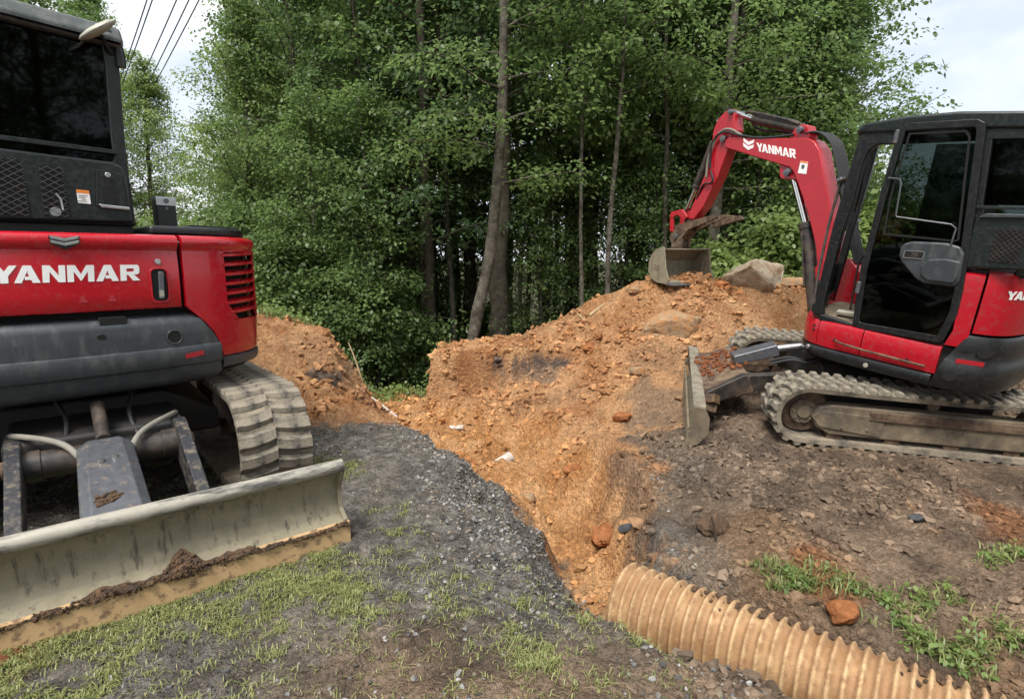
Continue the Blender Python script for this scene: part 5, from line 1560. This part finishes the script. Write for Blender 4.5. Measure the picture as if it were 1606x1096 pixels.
# ------------------------------------------------------------------ corrugated pipe in the trench
PA = [Vector(p) for p in ((3.30, .95, -.40), (2.08, 1.932, -.40), (1.35, 2.52, -.40), (.66, 3.08, -.415))]
def pipe_mesh():
    # even stations along a smooth axis, a rounded rib every 85 mm
    pts = [PA[0]]
    for a, b in zip(PA, PA[1:]):
        pts += [a.lerp(b, k / 40) for k in range(1, 41)]
    for _ in range(30):
        pts = [pts[0]] + [(pts[i - 1] + pts[i] * 2 + pts[i + 1]) / 4 for i in range(1, len(pts) - 1)] + [pts[-1]]
    d = [0]
    for a, b in zip(pts, pts[1:]):
        d.append(d[-1] + (b - a).length)
    tot, step, n = d[-1], .0068, 72
    m = int(tot / step)
    V, F, Tn = [], [], []
    for i in range(m + 1):
        s = tot * i / m
        k = max(0, min(len(pts) - 2, int(np.searchsorted(d, s)) - 1))
        t = (s - d[k]) / (d[k + 1] - d[k])
        p = pts[k].lerp(pts[k + 1], t)
        ax = (pts[min(k + 3, len(pts) - 1)] - pts[max(k - 2, 0)]).normalized()
        a = ax.cross(Vector((0, 0, 1))).normalized()
        b = a.cross(ax)
        ph = (s / .060) % 1.0
        rib = .5 + .5 * math.cos(2 * math.pi * ph)
        r = .194 + .030 * rib ** 1.6
        for j in range(n):
            th = 2 * math.pi * j / n
            q = p + (a * math.cos(th) + b * math.sin(th)) * (r + .004 * math.sin(3 * th + s * 3))
            V.append(q[:])
            # clay washed into the grooves, thicker on the crown and the left flank
            g_ = .5 * math.sin(th * 2 + s * 5) + .5 * math.sin(th * 5 - s * 9 + 1.3) + .4 * math.sin(s * 31 + th * 3)
            k_ = min(1, max(0, (1 - rib) * .75 + .28 * g_ + .1))
            Tn.append((.50 - .24 * k_, .335 - .195 * k_, .18 - .12 * k_))
    for i in range(m):
        for j in range(n):
            j2 = (j + 1) % n
            F.append((i * n + j, i * n + j2, (i + 1) * n + j2, (i + 1) * n + j))
    # inner wall
    o = len(V)
    for i in (m, 0):
        for j in range(n):
            q = Vector(V[i * n + j])
            c = pts[-1] if i == m else pts[0]
            V.append((c + (q - c) * .86)[:])
            Tn.append((.3, .17, .08))
    for j in range(n):
        j2 = (j + 1) % n
        F += [(m * n + j, m * n + j2, o + j2, o + j), (o + j, o + j2, o + n + j2, o + n + j), (j2, j, o + n + j, o + n + j2)]
    return np_mesh('corrugated_pipe', V, F, M['pipe'], True, np.array(Tn))
pipe = link('corrugated_pipe', pipe_mesh())
pm_v, pm_f = [], []
_ax = (PA[-1] - PA[0]).normalized()
_sd = _ax.cross(Vector((0, 0, 1))).normalized()                  # towards the right-hand bank
for k in range(900):
    t_ = rng.uniform(.25, 1.0)
    c_ = PA[0].lerp(PA[-1], t_)
    th_ = math.radians(rng.normal(62, 16))
    patch = float(fbm(np.array([t_ * 9.0]), np.array([th_ * 2.0]), 95, 2)[0])
    if patch < .05:
        continue
    c_ = c_ + (_sd * math.cos(th_) + Vector((0, 0, 1)) * math.sin(th_)) * .212
    s_ = rng.uniform(.005, .017)
    b0 = len(pm_v)
    pm_v += [tuple(np.array(c_) + v * s_ * (1 + .3 * rng.normal()) * np.array([1.2, 1.2, .7])) for v in ICO_V]
    pm_f += [tuple(int(j) + b0 for j in f) for f in ICO_F]
tag(MB().add(pm_v, pm_f).build('clinging_earth', M['mud'], pipe, smooth=False), kind='stuff')
tag(pipe, 'large corrugated plastic pipe coated in tan clay, lying in the trench', 'pipe')

# earth that has slid against the pipe
def lump_mesh(name, r, sub, seed, material, amp=.35, freq=1.6, squash=(1, 1, .7), facets=0.0, planes=26, cut=(.55, .85)):
    bm = bmesh.new()
    bmesh.ops.create_icosphere(bm, subdivisions=sub, radius=1)
    g = np.random.default_rng(seed)
    V = np.array([v.co[:] for v in bm.verts])
    F = np.array([[v.index for v in f.verts] for f in bm.faces])
    bm.free()
    N = V.copy()
    k = np.ones(len(V))
    for o in range(5):
        f = freq * 2 ** o
        w = g.normal(size=(4, 3)) * f
        ph = g.uniform(0, 6.28, 4)
        k = k + amp / 1.9 ** o * (np.sin(V @ w.T + ph)).mean(1)
    V = V * k[:, None]
    if facets > 0:                                      # broken faces: cut flat by a few planes
        for _ in range(planes):
            d = g.normal(size=3); d /= np.linalg.norm(d)
            h = g.uniform(*cut)
            s = V @ d
            V = V - np.outer(np.maximum(0, s - h) * facets, d)
    V = V * (1 + .05 * np.sin(N @ (g.normal(size=(6, 3)) * 9).T + g.uniform(0, 6, 6)).mean(1) + .03 * np.sin(N @ (g.normal(size=(6, 3)) * 22).T).mean(1))[:, None]
    V = V * np.array(squash) * r
    return np_mesh(name, V, F, material, True, None, 40 if facets > 0 else None)

def place_lump(name, label, cat, x, y, mesh, rz=0, dz=0.0, group=None):
    o = link(name, mesh)
    o.location = (x, y, ground(x, y) + dz)
    o.rotation_euler = (0, 0, rz)
    return tag(o, label, cat, group)

place_lump('boulder', 'large pale boulder on top of the spoil mound beside the boom', 'boulder', 3.42, 7.95, lump_mesh('boulder', .52, 5, 3, M['rock'], .22, 1.3, (1.1, .75, .66), 1.0, 12, (.5, .75)), .2, .07)
place_lump('boulder', 'low brown slab of rock just right of the pale boulder', 'boulder', 4.0, 8.0, lump_mesh('slab', .24, 3, 5, M['rock_brown'], .25, 1.3, (1.4, .8, .40), .95, 12, (.5, .8)), .1, .03)
place_lump('boulder', 'tan broken rock half buried in the mound slope above the blade', 'boulder', 2.12, 7.35, lump_mesh('rock_slope', .38, 5, 18, M['rock_brown'], .55, 2.0, (1.3, .7, .75), .6, 22, (.55, .85)), -.25, -.03)
place_lump('clay_lump', 'red clay lump beside the corrugated pipe', 'clay lump', 1.71, 2.64, lump_mesh('clay_lump', .085, 4, 11, M['clay_lump'], .55, 2.0, (1.2, .9, .75), .35), .4, .03)
place_lump('stone', 'dark grey stone on the trench floor above the pipe end', 'stone', .86, 3.98, lump_mesh('stone', .055, 3, 12, M['rock_dark'], .3, 1.6, (1.1, .9, .8), .8), .4, .03)
place_lump('clay_lump', 'rough brown clay lump above the dark grey stone', 'clay lump', .76, 4.25, lump_mesh('clay_lump', .13, 4, 13, M['clay_lump'], .55, 2.0, (1.2, .9, .65), .3), .9, .03)
place_lump('clay_lump', 'brown earth lump behind the thin dark stake', 'clay lump', 1.36, 3.52, lump_mesh('clay_lump', .12, 4, 14, M['mud'], .5, 1.9, (1.1, .9, .7), .4), .9, .03)
place_lump('clay_lump', 'red earth heap under the left end of the dozer blade', 'clay lump', -2.12, 1.92, lump_mesh('clay_heap', .20, 4, 15, M['mud_red'], .5, 2.2, (1.5, .8, .30), .3), .6, .0)
place_lump('stone', 'flat grey stone on the brown soil by the grass clumps', 'stone', 2.75, 3.55, lump_mesh('stone_flat', .07, 3, 16, M['rock_dark'], .3, 1.6, (1.4, .9, .35), .8), .4, .012)
for k, (x, y, r, lb) in enumerate(((1.55, 6.75, .10, 'clay clod in the slope left of the tan broken rock'), (1.05, 7.55, .11, 'clay clod high on the mound face near the dark seam'), (.15, 5.1, .085, 'clay clod on the trench floor near the white pipe end'), (.62, 5.35, .09, 'clay clod at the foot of the mound'), (-2.7, 6.0, .10, 'clay clod on the left bank by the track'), (1.25, 6.1, .12, 'clay clod half way between blade and trench'), (1.75, 8.05, .10, 'clay clod just left of the bucket'), (2.9, 7.8, .11, 'clay clod between the bucket and the pale boulder'))):
    place_lump('clay_clod', lb, 'clay clod', x, y, lump_mesh('clay_clod', r, 3, 40 + k, M['clay_lump'] if k % 2 else M['rock_brown'], .55, 2.0, (1.2, .9, .7), .4), k * 1.3, .02, 'large clods on the spoil')

def stick(name, label, cat, pts, r, material):
    o = MB().tube([tuple(p) for p in pts], r, 8, smooth_path=1).build(name, material)
    return tag(o, label, cat)
def gp(x, y, dz): return (x, y, ground(x, y) + dz)
stick('drain_pipe', 'thin white plastic pipe lying at the foot of the left bank', 'pipe', [(-1.82, 7.05, max(ground(-1.82, 7.05), ground(-1.5, 6.98)) + .03), (-1.48, 6.98, ground(-1.5, 6.98) + .035)], .024, M['pvc'])
stick('drain_pipe', 'short white pipe stub at the foot of the cut bank', 'pipe', [gp(-.78, 6.78, .05), (-.60, 6.76, ground(-.60, 6.76) + .05)], .032, M['pvc'])
pe = MB()
zc = ground(-.14, 5.86) - .015
pe.tube([(-.20, 5.80, zc), (-.02, 5.98, zc + .05)], .060, 20, caps=False).tube([(-.205, 5.795, zc - .002), (-.19, 5.81, zc + .004)], .067, 20)
tag(pe.build('pipe_collar', M['pvc']), 'white and black pipe end poking out of the orange trench floor', 'pipe')
stick('root', 'bleached broken root sticking up on the bank top', 'root', [gp(1.05, 8.0, -.02), (.99, 7.98, ground(1.0, 8.0) + .06), (.93, 7.97, ground(1.0, 8.0) + .11)], [.03, .014], M['wood'])
stick('root', 'pale flat piece of wood lying on the mound edge', 'root', [gp(1.12, 8.02, .01), (1.32, 8.05, ground(1.32, 8.05) + .02)], [.022, .016], M['wood'])
stick('cane', 'yellow bent cane standing at the corner of the left bank', 'cane', [gp(-1.92, 7.15, -.05), (-1.98, 7.18, .10), (-2.05, 7.2, .32), (-2.13, 7.22, .52)], [.016, .008], M['wood'])
stick('stake', 'thin dark stake in the brown soil above the pipe', 'stake', [gp(1.32, 3.37, -.03), (1.30, 3.37, ground(1.32, 3.37) + .09), (1.28, 3.38, ground(1.32, 3.37) + .17)], [.010, .006], M['twig'])
stick('marker_tape', 'red and white tape end at the mouth of the corrugated pipe', 'tape', [gp(.50, 3.0, .02), (.55, 3.04, ground(.55, 3.04) + .06), (.58, 2.98, ground(.58, 2.98) + .03)], .006, M['tape_red'])
stick('root', 'fine straw-coloured root lying in the slope below the blade', 'root', [gp(1.28, 5.3, .02), (1.40, 5.6, ground(1.40, 5.6) + .02)], .007, M['wood'])

def leaves_np(cen, nrm, g, n_each, rad, size, thick=.22):
    """Flat sprays of kite-shaped leaves. cen: spray centres, nrm: spray normals."""
    m = len(cen)
    n = m * n_each
    c = np.repeat(cen, n_each, 0)
    up = np.repeat(nrm, n_each, 0)
    r = np.repeat(rad, n_each) * np.sqrt(g.uniform(size=n))
    a = g.uniform(0, 2 * np.pi, n)
    t1 = np.cross(up, np.array([.31, .95, .0])); t1 /= np.linalg.norm(t1, axis=1)[:, None]
    t2 = np.cross(up, t1)
    off = t1 * (r * np.cos(a))[:, None] + t2 * (r * np.sin(a))[:, None]
    p = c + off + up * (g.normal(size=n) * np.repeat(rad, n_each) * thick)[:, None] - np.array([0, 0, 1.0]) * (.25 * r ** 2)[:, None]
    d = off / (np.linalg.norm(off, axis=1)[:, None] + 1e-6) + g.normal(size=(n, 3)) * .55 + np.array([0, 0, -.25])
    d /= np.linalg.norm(d, axis=1)[:, None]
    nn = up + g.normal(size=(n, 3)) * .42
    sd_ = np.cross(d, nn); sd_ /= np.linalg.norm(sd_, axis=1)[:, None] + 1e-6
    L_ = size * g.uniform(.65, 1.25, n)[:, None]
    w = L_ * g.uniform(.30, .42, n)[:, None]
    droop = np.array([0, 0, -1.0]) * L_ * .15
    V = np.stack([p, p + d * L_ * .45 + sd_ * w, p + d * L_ + droop, p + d * L_ * .45 - sd_ * w], 1)
    F = np.arange(n * 4).reshape(n, 4)
    tone = np.repeat(np.repeat(g.uniform(0, .45, m), n_each) + g.uniform(0, .30, n), 4)
    return V.reshape(-1, 3), F, tone

# ------------------------------------------------------------------ grass clumps on the brown soil
def clump(label, spots, n, h, w, lean, spread, cat='grass'):
    xs_, ys_ = np.array([s[0] for s in spots]), np.array([s[1] for s in spots])
    V, F, t = blades(xs_, ys_, n, h, w, lean, spread)
    c = np.array([xs_.mean(), ys_.mean(), ground(xs_.mean(), ys_.mean())])
    o = empty('grass_clump', c)
    tag(link('blades', np_mesh('blades', V - c, F, M['grass'], True, t), o), kind='stuff')
    m_ = max(6, len(spots) // 2)
    cx_ = np.array([[s[0], s[1], ground(s[0], s[1]) + h * .35] for s in spots[:m_]])
    cv_, cf_, ct_ = leaves_np(cx_ - c, np.tile([[0.1, -.2, 1.0]], (m_, 1)), rng, 26, np.full(m_, spread * 1.7), .030, .5)
    tag(link('leaves', np_mesh('leaves', cv_, cf_, M['clover'], True, ct_), o), kind='stuff')
    tag(o, label, cat, 'grass clumps on the brown soil')
    return o
def around(x, y, rx, ry, k):
    return [(x + rng.normal() * rx, y + rng.normal() * ry) for _ in range(k)]
clump('bright green grass clump directly right of the pipe, the biggest', around(1.66, 2.95, .11, .07, 24), 22, .075, .008, 1.0, .030)
clump('grass clump right of the biggest one', around(2.17, 2.80, .10, .06, 16), 14, .060, .007, 1.1, .030)
clump('loose grass clump in the lower right corner', around(2.14, 2.42, .12, .06, 22), 13, .075, .007, 1.1, .035)
clump('grass tuft at the right picture edge below the clods', around(2.48, 2.50, .05, .06, 10), 14, .07, .007, 1.0, .028)
clump('grass tuft at the right picture edge under the excavator track', around(2.95, 3.12, .11, .06, 12), 12, .06, .007, 1.0, .028)
clump('small tuft by the lower right corner', around(1.98, 2.55, .04, .03, 6), 14, .06, .007, 1.0, .020)
gx2 = np.concatenate([rng.normal(-1.75, .30, 90), rng.uniform(-5.5, -2.9, 160)]); gy2 = np.concatenate([rng.normal(8.5, .28, 90), rng.normal(7.75, .22, 160)])
V, F, t = blades(gx2, gy2, 9, .14, .010, 1.5, .09)
wc = np.stack([gx2, gy2, height(gx2, gy2) + .06], -1)
wV, wF, wT = leaves_np(wc, np.tile([[.1, -.3, 1.0]], (len(wc), 1)), rng, 12, np.full(len(wc), .12), .055, .6)
tag(link('bank_leaves', np_mesh('bank_leaves', wV, wF, M['clover'], True, wT)), 'broad-leaved weeds along the edge of the wood', None, kind='stuff')
tag(link('bank_weeds', np_mesh('bank_weeds', V, F, M['grass'], True, t)), 'pale grass and weeds along the edge of the wood', None, kind='stuff')

# ------------------------------------------------------------------ trees
def tubes_np(paths, n=6):
    V, F = [], []
    for pts, rs in paths:
        b0 = len(V)
        a = None
        P = [Vector(p) for p in pts]
        for i, p in enumerate(P):
            d = (P[min(i + 1, len(P) - 1)] - P[max(i - 1, 0)]).normalized()
            if a is None:
                a = d.orthogonal().normalized()
            a = (a - d * a.dot(d)).normalized()
            b = d.cross(a)
            for k in range(n):
                th = 2 * math.pi * k / n
                V.append((p + (a * math.cos(th) + b * math.sin(th)) * rs[i])[:])
        for i in range(len(P) - 1):
            for k in range(n):
                k2 = (k + 1) % n
                F.append((b0 + i * n + k, b0 + i * n + k2, b0 + (i + 1) * n + k2, b0 + (i + 1) * n + k))
    return V, F

def gen_tree(seed, H, cb, rad, nb, ns, nl, leaf, tr, bark, leafm, lean=(0, 0), power=.75, bend=.25, low=10, path=None):
    g = np.random.default_rng(seed)
    own = path
    k = 26
    hs = np.linspace(0, 1, k)
    wob = np.cumsum(g.normal(size=(k, 2)), 0) * bend * .09
    tx = lean[0] * hs + wob[:, 0] - wob[0, 0]
    ty = lean[1] * hs + wob[:, 1] - wob[0, 1]
    path = [(tx[i], ty[i], H * hs[i] - .3 * (i == 0)) for i in range(k)]
    if own:
        oz = [q[2] for q in own]
        path = [(float(np.interp(H * t, oz, [q[0] for q in own])) + .25 * wob[i, 0] * t, float(np.interp(H * t, oz, [q[1] for q in own])), H * t - .3 * (i == 0)) for i, t in enumerate(hs)]
    rs = [tr * (1.25 if i == 0 else 1) * (1 - .9 * hs[i]) ** .8 * g.uniform(.9, 1.1) + .006 for i in range(k)]
    paths = [(path, rs)]
    cen, nrm, rads = [], [], []
    for b in range(nb):
        t = (b + g.uniform()) / nb
        h = (cb + (H - cb) * t * .98) / H
        i = h * (k - 1)
        i0 = min(int(i), k - 2)
        f = i - i0
        base = Vector(path[i0]).lerp(Vector(path[i0 + 1]), f)
        az = b * 2.399 + g.normal() * .5
        prof = max(.18, math.sin(math.pi * (.22 + .78 * t) ** .9)) ** power
        ln = rad * prof * g.uniform(.65, 1.15)
        el = R(low + 45 * t + g.normal() * 9)
        pts, rr = [], []
        q = base.copy()
        m = 5
        for j in range(m + 1):
            pts.append(q[:])
            rr.append(max(.006, (rs[i0] * .24) * (1 - j / m) ** .9 + .005))
            e = el - R(14) * j / m + g.normal() * .10
            az += g.normal() * .12
            q = q + Vector((math.cos(az) * math.cos(e), math.sin(az) * math.cos(e), math.sin(e))) * (ln / m)
        paths.append((pts, rr))
        for s in range(ns):
            u = .22 + .80 * (s + g.uniform()) / ns
            j = min(int(u * m), m - 1)
            c = Vector(pts[j]).lerp(Vector(pts[j + 1]), u * m - j)
            side = g.normal() * .26 * ln
            c = c + Vector((-math.sin(az), math.cos(az), 0)) * side + Vector((0, 0, g.normal() * .10 - .05))
            cen.append(c[:])
            nv = Vector((math.cos(az) * .25 + g.normal() * .18, math.sin(az) * .25 + g.normal() * .18, 1)).normalized()
            nrm.append(nv[:])
            rads.append(g.uniform(.28, .62) * (.6 + .4 * min(1, ln / 1.5)))
            if s % 3 == 1 and len(pts) > 2:
                paths.append(([pts[j], c[:]], [rr[j] * .5, .004]))
    tv, tf = tubes_np(paths[:1], 12)
    bv, bf = tubes_np(paths[1:], 5)
    off = len(tv)
    trunk = np_mesh('trunk', tv + bv, [tuple(f) for f in tf] + [tuple(i + off for i in f) for f in bf], M[bark], True)
    V, F, tn = leaves_np(np.array(cen), np.array(nrm), g, nl, np.array(rads), leaf)
    crown = np_mesh('crown', V, F, M[leafm], True, tn)
    return trunk, crown

def plant_tree(name, label, proto, x, y, rz=0.0, sc=1.0, z=None, cat='tree', group=None, sz=None):
    t = empty(name, (x, y, (float(height(np.array([x]), np.array([y]), False)[0]) - .05) if z is None else z), (0, 0, rz))
    t.scale = (sc, sc, sz or sc)
    link('trunk', proto[0], t)
    link('crown', proto[1], t)
    return tag(t, label, cat, group)

# kinds: edge trees leafy to the ground, tall forest trees with high crowns, saplings, bushes
EDGE = [gen_tree(s, 11.5, .7, 2.9, 60, 7, nl_, lf_, .15, bk__, lm_, (0.3, .2)) for s, nl_, lf_, bk__, lm_ in ((101, 104, .078, 'bark', 'leaf'), (102, 66, .105, 'bark_pale', 'leaf'), (103, 50, .128, 'bark_dark', 'leaf_dark'))]
EDGE_H = [gen_tree(s, 12.5, 3.0, 2.7, 50, 7, nl_, lf_, .13, bk__, lm_, (-.3, .2), .6) for s, nl_, lf_, bk__, lm_ in ((104, 90, .082, 'bark_pale', 'leaf'), (105, 60, .110, 'bark_dark', 'leaf_light'))]
EDGE_L = [gen_tree(s, 10.5, .6, 2.7, 56, 7, 92, .082, .13, 'bark_pale', 'leaf_light', (-.3, .2)) for s in (111, 112)]
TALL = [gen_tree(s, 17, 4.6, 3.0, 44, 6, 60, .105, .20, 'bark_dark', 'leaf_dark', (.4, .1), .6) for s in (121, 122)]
TALL_M = [gen_tree(s, 16, 3.6, 2.8, 44, 6, 64, .10, .17, 'bark', 'leaf', (-.4, .2), .6) for s in (131,)]
SAP = [gen_tree(s, 6.5, 1.2, 1.5, 34, 6, 46, .088, .05, 'bark_pale', 'leaf', (.2, 0), .6) for s in (141, 142)]
BUSH = [gen_tree(s, 2.6, .15, 1.25, 30, 6, 56, .085, .03, 'bark', 'leaf', (.1, 0), .5, low=18) for s in (151,)]
BUSH_L = [gen_tree(s, 2.4, .15, 1.2, 30, 6, 36, .12, .03, 'bark', 'leaf_light', (.1, 0), .5, low=18) for s in (161,)]

# trees one can tell apart
leaning = gen_tree(201, 13, 3.2, 2.2, 30, 6, 64, .088, .108, 'bark_pale', 'leaf', (.95, .1), .6, .5, path=[(0, 0, 0), (.16, 0, .9), (.40, 0, 1.9), (.52, .05, 3.0), (.62, .1, 4.2), (.66, .1, 6), (.9, 0, 13)])
plant_tree('leaning_tree', 'leaning grey-barked tree standing right behind the cut bank', leaning, -.80, 10.0, 0, 1, -.35)
twin = gen_tree(202, 15, 3.2, 2.3, 34, 6, 62, .098, .13, 'bark_dark', 'leaf_dark', (-.25, 0), .6, .2)
plant_tree('tall_tree', 'tall dark-trunked tree left of the leaning grey tree', twin, -1.75, 12.4, 1.0)
plant_tree('tall_tree', 'dark-trunked tree second to the left of the leaning grey tree', twin, -2.55, 13.6, 3.4, 1.02)
dead = gen_tree(203, 9.5, 5.4, 1.4, 16, 4, 26, .13, .24, 'bark_dark', 'leaf_dark', (.15, 0), .6, .25)
plant_tree('tall_tree', 'thick dark ivy-covered trunk just behind the leaning grey tree', dead, -.25, 11.6, .4)
stem = gen_tree(204, 9, 4.6, 1.4, 20, 5, 56, .088, .05, 'bark_pale', 'leaf', (.28, 0), .6, .12)
plant_tree('slender_tree', 'slender pale-stemmed tree rising behind the left end of the mound', stem, 1.72, 10.4, 0, 1)
plant_tree('slender_tree', 'thinner dark-stemmed sapling left of the slender pale one', gen_tree(205, 8.5, 4.2, 1.2, 18, 5, 30, .12, .035, 'bark', 'leaf', (.0, 0), .6, .1), 1.32, 10.7, .5)
birch = gen_tree(206, 13, 3.4, 2.2, 34, 6, 70, .088, .115, 'bark_pale', 'leaf', (.5, 0), .6, .15)
plant_tree('pale_tree', 'pale-trunked tree rising behind the bucket', birch, 3.85, 11.2, 0)
plant_tree('pale_tree', 'pale-trunked tree just left of the boom knee', birch, 4.35, 12.0, .35, 1.02)

def forest(protos, spots, name, labels, group):
    for k, (x, y, s) in enumerate(spots):
        plant_tree(name, labels if isinstance(labels, str) else labels[k], protos[k % len(protos)], x, y, (k * 2.11 + x) % 6.28, s, group=group)
THIN = [gen_tree(s, 11, 4.8, 1.5, 18, 5, 36, .115, .06, b_, 'leaf', (.3, 0), .6, .2) for s, b_ in ((171, 'bark_dark'), (172, 'bark'), (173, 'bark_pale'))]
forest(EDGE_L, [(-7.2, 15.5, .82), (-5.9, 13.2, .78)], 'edge_tree', ['light green tree at the far left end of the wood, beside the sky gap', 'light green tree second from the left end of the wood, over the red hood'], 'light trees at the left end of the wood')
forest([EDGE[0], EDGE[1], EDGE_H[0]], [(-4.6, 13.2, .92), (-6.3, 17.0, .98), (-3.4, 15.3, 1.0), (-4.9, 16.6, 1.05), (-2.9, 18.5, 1.1), (-7.9, 19.5, .95)], 'edge_tree', ['bushy green tree nearest the camera in the left half of the wood', 'bushy green tree behind the two light ones on the left', 'bushy green tree left of the dark trunks', 'tall bushy tree behind the nearest one in the left half', 'bushy tree deep behind the dark trunks', 'rearmost bushy tree at the left sky gap'], 'bushy trees in the left half of the wood')
forest([EDGE_H[0], EDGE[0], EDGE[1], EDGE_H[1], EDGE[2], EDGE_H[0], EDGE[1]], [(3.0, 13.4, .95), (5.2, 13.6, .95), (6.4, 12.6, .84), (4.4, 15.5, 1.05), (6.9, 14.8, .95), (6.0, 17, 1.05), (7.9, 16.4, .95)], 'edge_tree', ['bushy green tree right of the slender pale stem', 'bushy green tree behind the boom knee', 'bushy green tree seen through the front of the right cab', 'tall bushy tree between the two pale trunks', 'bushy green tree left of the right sky', 'deep bushy tree above the boom', 'rear bushy tree at the right sky'], 'bushy trees in the right half of the wood')
forest(EDGE_L, [(7.3, 12.9, .78), (8.6, 17.2, .92)], 'edge_tree', ['light green tree standing closest to the right cab', 'light green tree outlined against the right sky'], 'light trees at the right end of the wood')
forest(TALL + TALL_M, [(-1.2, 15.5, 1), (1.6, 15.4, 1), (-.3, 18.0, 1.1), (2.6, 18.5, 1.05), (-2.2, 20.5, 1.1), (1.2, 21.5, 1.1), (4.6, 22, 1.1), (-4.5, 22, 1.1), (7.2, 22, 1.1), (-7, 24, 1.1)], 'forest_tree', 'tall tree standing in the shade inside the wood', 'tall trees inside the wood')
forest(THIN, [(-3.0, 12.6, 1), (-2.2, 13.0, .9), (-1.3, 12.8, 1.1), (-.5, 13.6, 1), (.3, 13.1, .95), (.9, 13.9, 1.05), (1.5, 13.0, .9), (2.1, 14.2, 1.0), (2.7, 12.8, .9), (-2.0, 15.2, 1.1), (-3.7, 14.0, 1.0), (3.4, 12.3, .95), (-2.7, 16.0, 1.2), (-.9, 16.6, 1.2), (.5, 16.2, 1.2), (1.3, 17.0, 1.2), (2.4, 16.2, 1.2), (3.3, 15.0, 1.1), (-1.7, 18.0, 1.3), (.1, 19.2, 1.3), (1.9, 19.0, 1.3), (-3.9, 18, 1.2), (4.6, 12.4, .95), (5.0, 12.8, 1.0), (3.0, 11.0, .9)], 'thin_tree', 'thin bare-stemmed tree in the shade between the bigger trunks', 'thin stems in the wood')
forest(SAP, [(-2.7, 11.2, .9), (.7, 12.2, .8), (2.3, 12.0, .8), (-3.5, 12.4, 1), (2.9, 11.6, .7), (5.2, 11.6, .85), (-1.2, 17.2, 1.1), (1.0, 17.6, 1.1), (-3.9, 11.0, .8)], 'sapling', 'thin young tree in the understorey of the wood', 'saplings in the wood')
forest(BUSH, [(-3.1, 10.6, .85), (-2.3, 11.6, .8), (-1.5, 13.4, .7), (1.0, 12.8, .7), (-4.3, 10.8, 1), (2.2, 13.0, .8), (-5.3, 11.4, 1.1), (-.8, 15.6, .9), (-2.4, 16.5, 1.0), (1.4, 16.2, .9), (-3.2, 20.5, 1.3), (3.2, 19.5, 1.2)], 'bush', 'dark green bush on the floor of the wood', 'bushes in the wood')
forest(BUSH_L, [(4.6, 10.2, .9), (5.5, 10.4, 1.0), (3.9, 10.5, .8), (6.6, 10.6, 1.1), (7.8, 11.0, 1.1)], 'bush', ['light green bush right behind the pale boulder', 'light green bush behind the boom ram', 'light green bush just right of the bucket', 'light green bush behind the front pillar of the right cab', 'light green bush hidden behind the right cab door'], 'light bushes behind the mound')
# trees that stand behind the camera and mirror in the cab windows
forest(EDGE, [(9.5, -7, 1.0), (13, -8.5, 1.2), (12, -13, 1.2), (17, -7, 1.1), (-14, -2.5, 1.0), (-16, -6, 1.1), (-13, .5, .9), (-19, -1.5, 1.2)], 'roadside_tree', 'roadside tree across the drive, mirrored in the cab windows', 'trees behind the camera')
# far trees on the left beyond the power line gap, low trees on the right skyline
forest(EDGE_L, [(-14.5, 22.5, 1.0), (-12.2, 25.5, .82), (-16.0, 20.5, 1.25), (-11.6, 30, .85)], 'far_tree', ['yellow-green tree far off just right of the left cab pillar', 'small yellow-green tree far off in the gap above the red hood', 'tall yellow-green tree far off behind the left cab glass', 'most distant yellow-green tree in the left gap'], 'far trees on the left')
forest(EDGE, [(-17.5, 25, 1.2), (-10.0, 32, .8), (-19, 21, 1.3)], 'far_tree', ['tall darker tree far off behind the left cab roof', 'low darker tree far off at the foot of the left sky gap', 'tallest darker tree far off at the left picture edge'], 'darker far trees on the left')
forest(EDGE, [(31, 40, .78), (35, 42, .72), (39, 40, .75), (27.5, 38, .72), (44, 41, .8)], 'far_tree', 'distant tree top on the skyline above the right cab roof', 'distant trees on the right')
forest(BUSH_L, [(-10.5, 15.5, 1.3), (-9.2, 14.2, 1.2), (-8.2, 16.2, 1.3), (-12.5, 18, 1.6)], 'bush', 'yellow-green bush beyond the deck of the left excavator', 'bushes beyond the left excavator')

# ------------------------------------------------------------------ power lines
for k, x0 in enumerate((-9.57, -9.42, -8.77, -8.43, -8.15)):
    pts = []
    for i in range(17):
        t = -14 + 4 * i
        pts.append((x0 - .63 * t, 16 + .777 * t, 8.29 + .0009 * (t - 18) ** 2 - .29 + .02 * k))
    w = MB().tube(pts, .016, 6).build('power_line', M['wire'])
    tag(w, ['power line nearest the cab, leftmost of the five', 'second power line from the left', 'middle power line of the five', 'second power line from the right', 'rightmost of the five power lines'][k], 'power line', 'overhead power lines')
